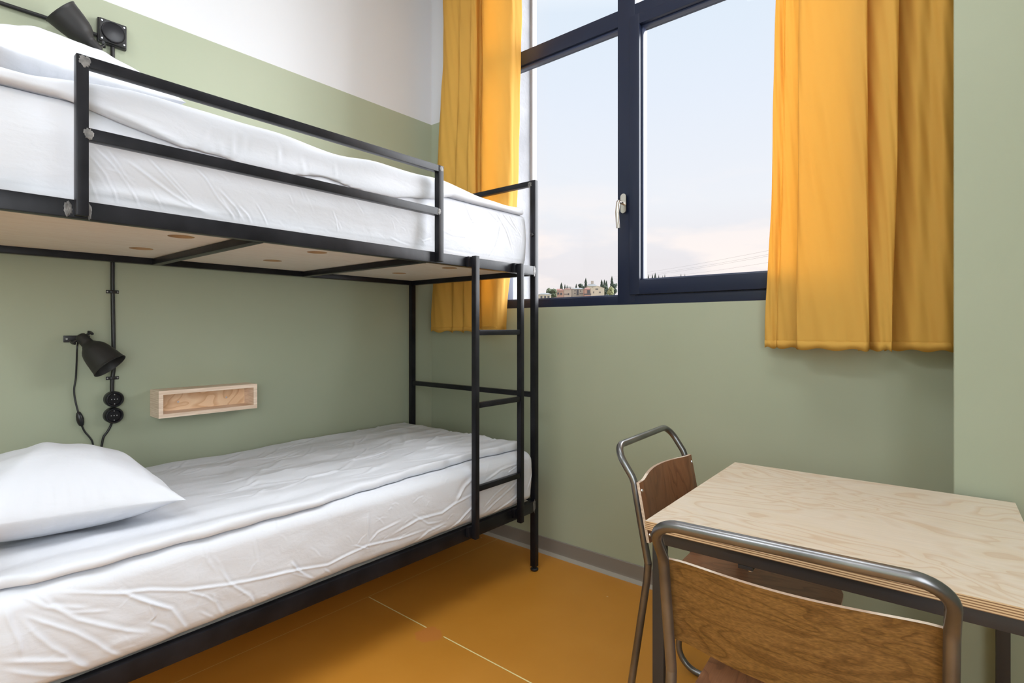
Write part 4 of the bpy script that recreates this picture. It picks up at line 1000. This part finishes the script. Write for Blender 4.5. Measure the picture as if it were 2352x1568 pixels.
def to_world(u, dp, dz=0, v=None):
    la = (u - CX) / F_PX * dp; p = fw * dp + rt * la; z = hill_z(dp, la) if v is None else HC - (v - Y0) / F_PX * dp; return Vector((p.x, p.y, z + dz))
def house(u0, u1, v_eave, v_base, v_ridge, depth, wall, roof, label, gable=True, wins=(), D=5.0, chim=None, roof_over=.2):
    a = to_world(u0, depth, v=v_base); b = to_world(u1, depth, v=v_base); ze = HC - (v_eave - Y0) / F_PX * depth; zr = HC - (v_ridge - Y0) / F_PX * depth
    t = tag(empty('house', ((a.x + b.x) / 2, (a.y + b.y) / 2, a.z), R(40)), label, 'house', 'houses on the far hillside')
    w = (b - a).length / 2; h = ze - a.z; r = zr - a.z
    mb = MB()
    if gable: mb.v = [(-w, 0, -3), (w, 0, -3), (w, 0, h), (0, 0, r), (-w, 0, h), (-w, D, -3), (w, D, -3), (w, D, h), (0, D, r), (-w, D, h)]; mb.f = [(0, 1, 2, 3, 4), (5, 9, 8, 7, 6), (0, 5, 6, 1), (0, 4, 9, 5), (1, 6, 7, 2), (2, 7, 8, 3), (3, 8, 9, 4)]; mb.mi = [0] * 7
    else: mb.box(-w, w, 0, D, -3, h)
    mb.build('wall', M[wall], t, 0, local=True)
    o = roof_over; rb = MB()
    if gable:
        k = (r - h) / w
        for s in (-1, 1):
            rb.v += [(0, -o, r + .12), (s * (w + o), -o, h - k * o + .12), (s * (w + o), D + o, h - k * o + .12), (0, D + o, r + .12), (0, -o, r - .02), (s * (w + o), -o, h - k * o - .02), (s * (w + o), D + o, h - k * o - .02), (0, D + o, r - .02)]
            q = len(rb.v) - 8; fs = [(0, 1, 2, 3), (4, 7, 6, 5), (0, 4, 5, 1), (1, 5, 6, 2), (2, 6, 7, 3)]; rb.f += [tuple(q + z for z in f) for f in fs]; rb.mi += [0] * 5
    else:
        rb.v = [(-w - o, -o, h), (w + o, -o, h), (w + o, D + o, h), (-w - o, D + o, h), (-w * .55, D * .45, r), (w * .55, D * .45, r), (w * .55, D * .55, r), (-w * .55, D * .55, r)]
        rb.f = [(0, 1, 5, 4), (1, 2, 6, 5), (2, 3, 7, 6), (3, 0, 4, 7), (4, 5, 6, 7), (3, 2, 1, 0)]; rb.mi = [0] * 6
    rf = rb.build('roof', M[roof], t, 0, local=True)
    for (wx, wz, ww, wh) in wins: MB().box(wx * w * 2 - ww / 2 - w, wx * w * 2 + ww / 2 - w, -.06, .02, wz * h - wh / 2, wz * h + wh / 2).build('window', M['dark'], t, 0, local=True)
    if chim:
        for cx in chim: MB().box(cx * w - .25, cx * w + .25, D * .5 - .25, D * .5 + .25, r - .6, r + 1.5).build('chimney', M['tan'], rf, 0, local=True)
    return t
house(1238, 1266, 676, 690, 671.5, 225, 'cream', 'grey_roof', 'long low cream house with grey roof at the left foot of the hill', False, [(.2, .55, .8, 1.0), (.5, .55, .8, 1.0), (.78, .55, .8, 1.0)])
house(1277, 1294.5, 667, 682, 662, 240, 'pink', 'red_roof', 'pinkish house with dark red roof at the left of the hillside row', False, [(.3, .55, .8, .9), (.7, .5, .8, .9)])
house(1296, 1312.5, 664, 680, 661.5, 245, 'tan', 'red_roof', 'tan two storey house with flat red roof on the hillside', False, [(.25, .3, 2.6, .25), (.6, .3, .6, .8)])
house(1315, 1341, 663.5, 679, 660, 256, 'tan', 'grey_roof', 'wide greyish tan house with pale grey roof on the hillside', False, [(.22, .75, .5, .5), (.22, .35, .5, .5), (.45, .5, .9, 2.6), (.72, .7, .5, .5), (.8, .3, 2.0, .3)])
house(1343, 1356, 664, 677, 659.5, 244, 'pink', 'red_roof', 'small brick house with red roof and dark porch on the hillside', False, [(.7, .55, 1.3, 1.5), (.5, .12, 3.2, .5)])
house(1349, 1372, 657, 676, 651, 262, 'cream', 'grey_roof', 'tall cream house with hipped grey roof and twin chimneys', False, [(.55, .85, .4, .4)], chim=(.0, .28))
house(1357, 1388, 662, 676, 656.5, 252, 'cream', 'cream', 'cream gable fronted house at the right of the hillside row', True, [(.38, .88, .35, .5), (.45, .88, .35, .5), (.52, .88, .35, .5), (.22, .35, .35, .8), (.68, .35, .6, .6)], roof_over=.05)
def conifer(u, v_top, v_base, depth, wpx, label, seed):
    rn = random.Random(seed); b = to_world(u, depth); b.z -= .25; h = HC - (v_top - Y0) / F_PX * depth - b.z; rad = wpx * .85 / F_PX * depth
    t = tag(empty('conifer_tree', b), label, 'tree', 'dark conifers on the hill ridge')
    MB().tube([(0, 0, -.5), (0, 0, h * .9)], .12, 6, radii=[.18, .04]).build('trunk', M['bark'], t, 0, local=True)
    mb = MB(); lay = 11; n = 14
    for k in range(lay):
        q = k / lay; z0 = h * (.12 + .84 * q); r0 = rad * (1 - q) ** .75 * rn.uniform(.8, 1.12) + rad * .06; hh = h * .19
        V = [(0, 0, min(z0 + hh, h))]
        for i in range(n * 2):
            rr = r0 * (rn.uniform(.85, 1.15) if i % 2 == 0 else rn.uniform(.6, .8)); an = math.pi * i / n; V.append((rr * math.cos(an), rr * math.sin(an), z0 - (.25 * rr if i % 2 == 0 else 0)))
        V.append((0, 0, z0 + hh * .15)); Fc = [(0, 1 + i, 1 + (i + 1) % (2 * n)) for i in range(2 * n)] + [(2 * n + 1, 1 + (i + 1) % (2 * n), 1 + i) for i in range(2 * n)]
        mb.add(V, Fc)
    mb.build('foliage', M['conifer'], t, 0, local=True)
def bushy(u, v_top, v_base, depth, wpx, mt, label, seed):
    rn = random.Random(seed); b = to_world(u, depth); b.z -= .25; h = HC - (v_top - Y0) / F_PX * depth - b.z; rad = wpx / 2 / F_PX * depth
    t = tag(empty('leafy_tree', b), label, 'tree', 'leafy trees on the far hillside')
    MB().tube([(0, 0, -.5), (0, 0, h * .6)], .2, 6).build('trunk', M['bark'], t, 0, local=True)
    bm = bmesh.new()
    for k in range(16):
        an = rn.uniform(0, 6.28); q = rn.uniform(0, .62); r = rad * rn.uniform(.3, .5); zc = h * rn.uniform(.32, .80)
        g = bmesh.ops.create_icosphere(bm, subdivisions=3, radius=r, matrix=Matrix.Translation((rad * q * math.cos(an), rad * q * math.sin(an), zc)))
        for v_ in g['verts']: v_.co += (v_.co - Vector((rad * q * math.cos(an), rad * q * math.sin(an), zc))) * noise.noise(v_.co * 1.9) * .55
    mb = MB(); bm.verts.index_update(); mb.add([v_.co[:] for v_ in bm.verts], [[v_.index for v_ in f.verts] for f in bm.faces]); bm.free()
    mb.build('foliage', M[mt], t, 0, local=True)
CL = 'pointed conifer '
for i, (u, vt, vb, dp, w, extra) in enumerate([(1289.5, 648, 668, 262, 8, 'behind the red roofed houses, left end of the row'), (1297.5, 652, 668, 268, 5, 'second from the left end of the row'), (1302.5, 654, 668, 270, 5, 'third from the left end of the row'),
    (1307, 656, 668, 270, 4, 'small, left of the wide grey roofed house'), (1311, 657, 668, 272, 4, 'smallest, left of the wide grey roofed house'), (1316, 659, 668, 268, 4, 'low, at the corner of the wide grey roofed house'), (1323.5, 651, 666, 266, 7, 'above the middle of the wide grey roofed house'),
    (1345.5, 637, 665, 275, 9, 'tallest and left of the twin chimney house'), (1382, 641, 668, 275, 9, 'right of the twin chimney house, first of a dense clump'), (1388.5, 641, 670, 277, 9, 'in the middle of the dense clump'), (1393, 643, 670, 274, 8, 'at the right of the dense clump'),
    (1405.5, 632.5, 668, 270, 9, 'slim and tall against the window post')]):
    conifer(u, vt, vb, dp + (i % 3) * 7, w, CL + extra, 100 + i)
for i, (u, vt, w, extra) in enumerate([(1475.5, 632, 5, 'first over the sill of the right pane'), (1482.5, 628.5, 7, 'second over the sill of the right pane'), (1489, 629, 6, 'third over the sill of the right pane'), (1498.5, 628.5, 7, 'fourth over the sill of the right pane'),
    (1505, 625, 8, 'tallest over the sill of the right pane'), (1513, 630, 6, 'sixth over the sill of the right pane'), (1522, 631, 4, 'thin, seventh over the sill of the right pane'), (1527, 628.5, 5, 'eighth over the sill of the right pane'), (1564, 627.5, 5, 'left of the last pair over the right pane sill'), (1573, 627.5, 4, 'right of the last pair over the right pane sill')]):
    conifer(u, vt, 664, 330 + (i % 3) * 22, w * 1.2, CL + extra, 200 + i)
bushy(1263, 658, 676, 240, 24, 'leafy', 'round dark green tree left of the red roofed houses', 1); bushy(1273, 662, 682, 236, 20, 'leafy', 'green tree beside the pinkish house, lower down the slope', 2)
bushy(1337, 648, 668, 268, 18, 'conifer', 'dark bushy tree under the tallest conifer left of the twin chimneys', 3); bushy(1402, 655, 676, 255, 20, 'pale_leaf', 'pale yellow green tree beside the window post', 4)
bushy(1412, 646, 676, 268, 14, 'conifer', 'dark bushy tree behind the pale green tree', 5); bushy(1391, 650, 672, 259, 15, 'conifer', 'dark rounded tree inside the conifer clump', 6)
for i, (a, b_) in enumerate((((1470, 628), (1790, 566)), ((1470, 633), (1790, 575)), ((1470, 636), (1790, 579)), ((1540, 634), (1790, 594)))):
    A = out_pt(*a, 190); B = out_pt(*b_, 90); D_ = B - A; A2 = A - D_ * .5; B2 = B + D_ * .9; pts = [A2.lerp(B2, k / 12) - Vector((0, 0, 1.2 * math.sin(math.pi * k / 12))) + Vector((0, 0, .8)) for k in range(13)]
    o = MB().tube(pts, .012, 5).build('overhead_wire', M['cable']); rebase(o, pts[0])
    tag(o, ['topmost', 'second from the top', 'third from the top', 'lowest'][i] + ' of the thin overhead wires crossing the sky in the right pane', 'wire', 'overhead wires outside')
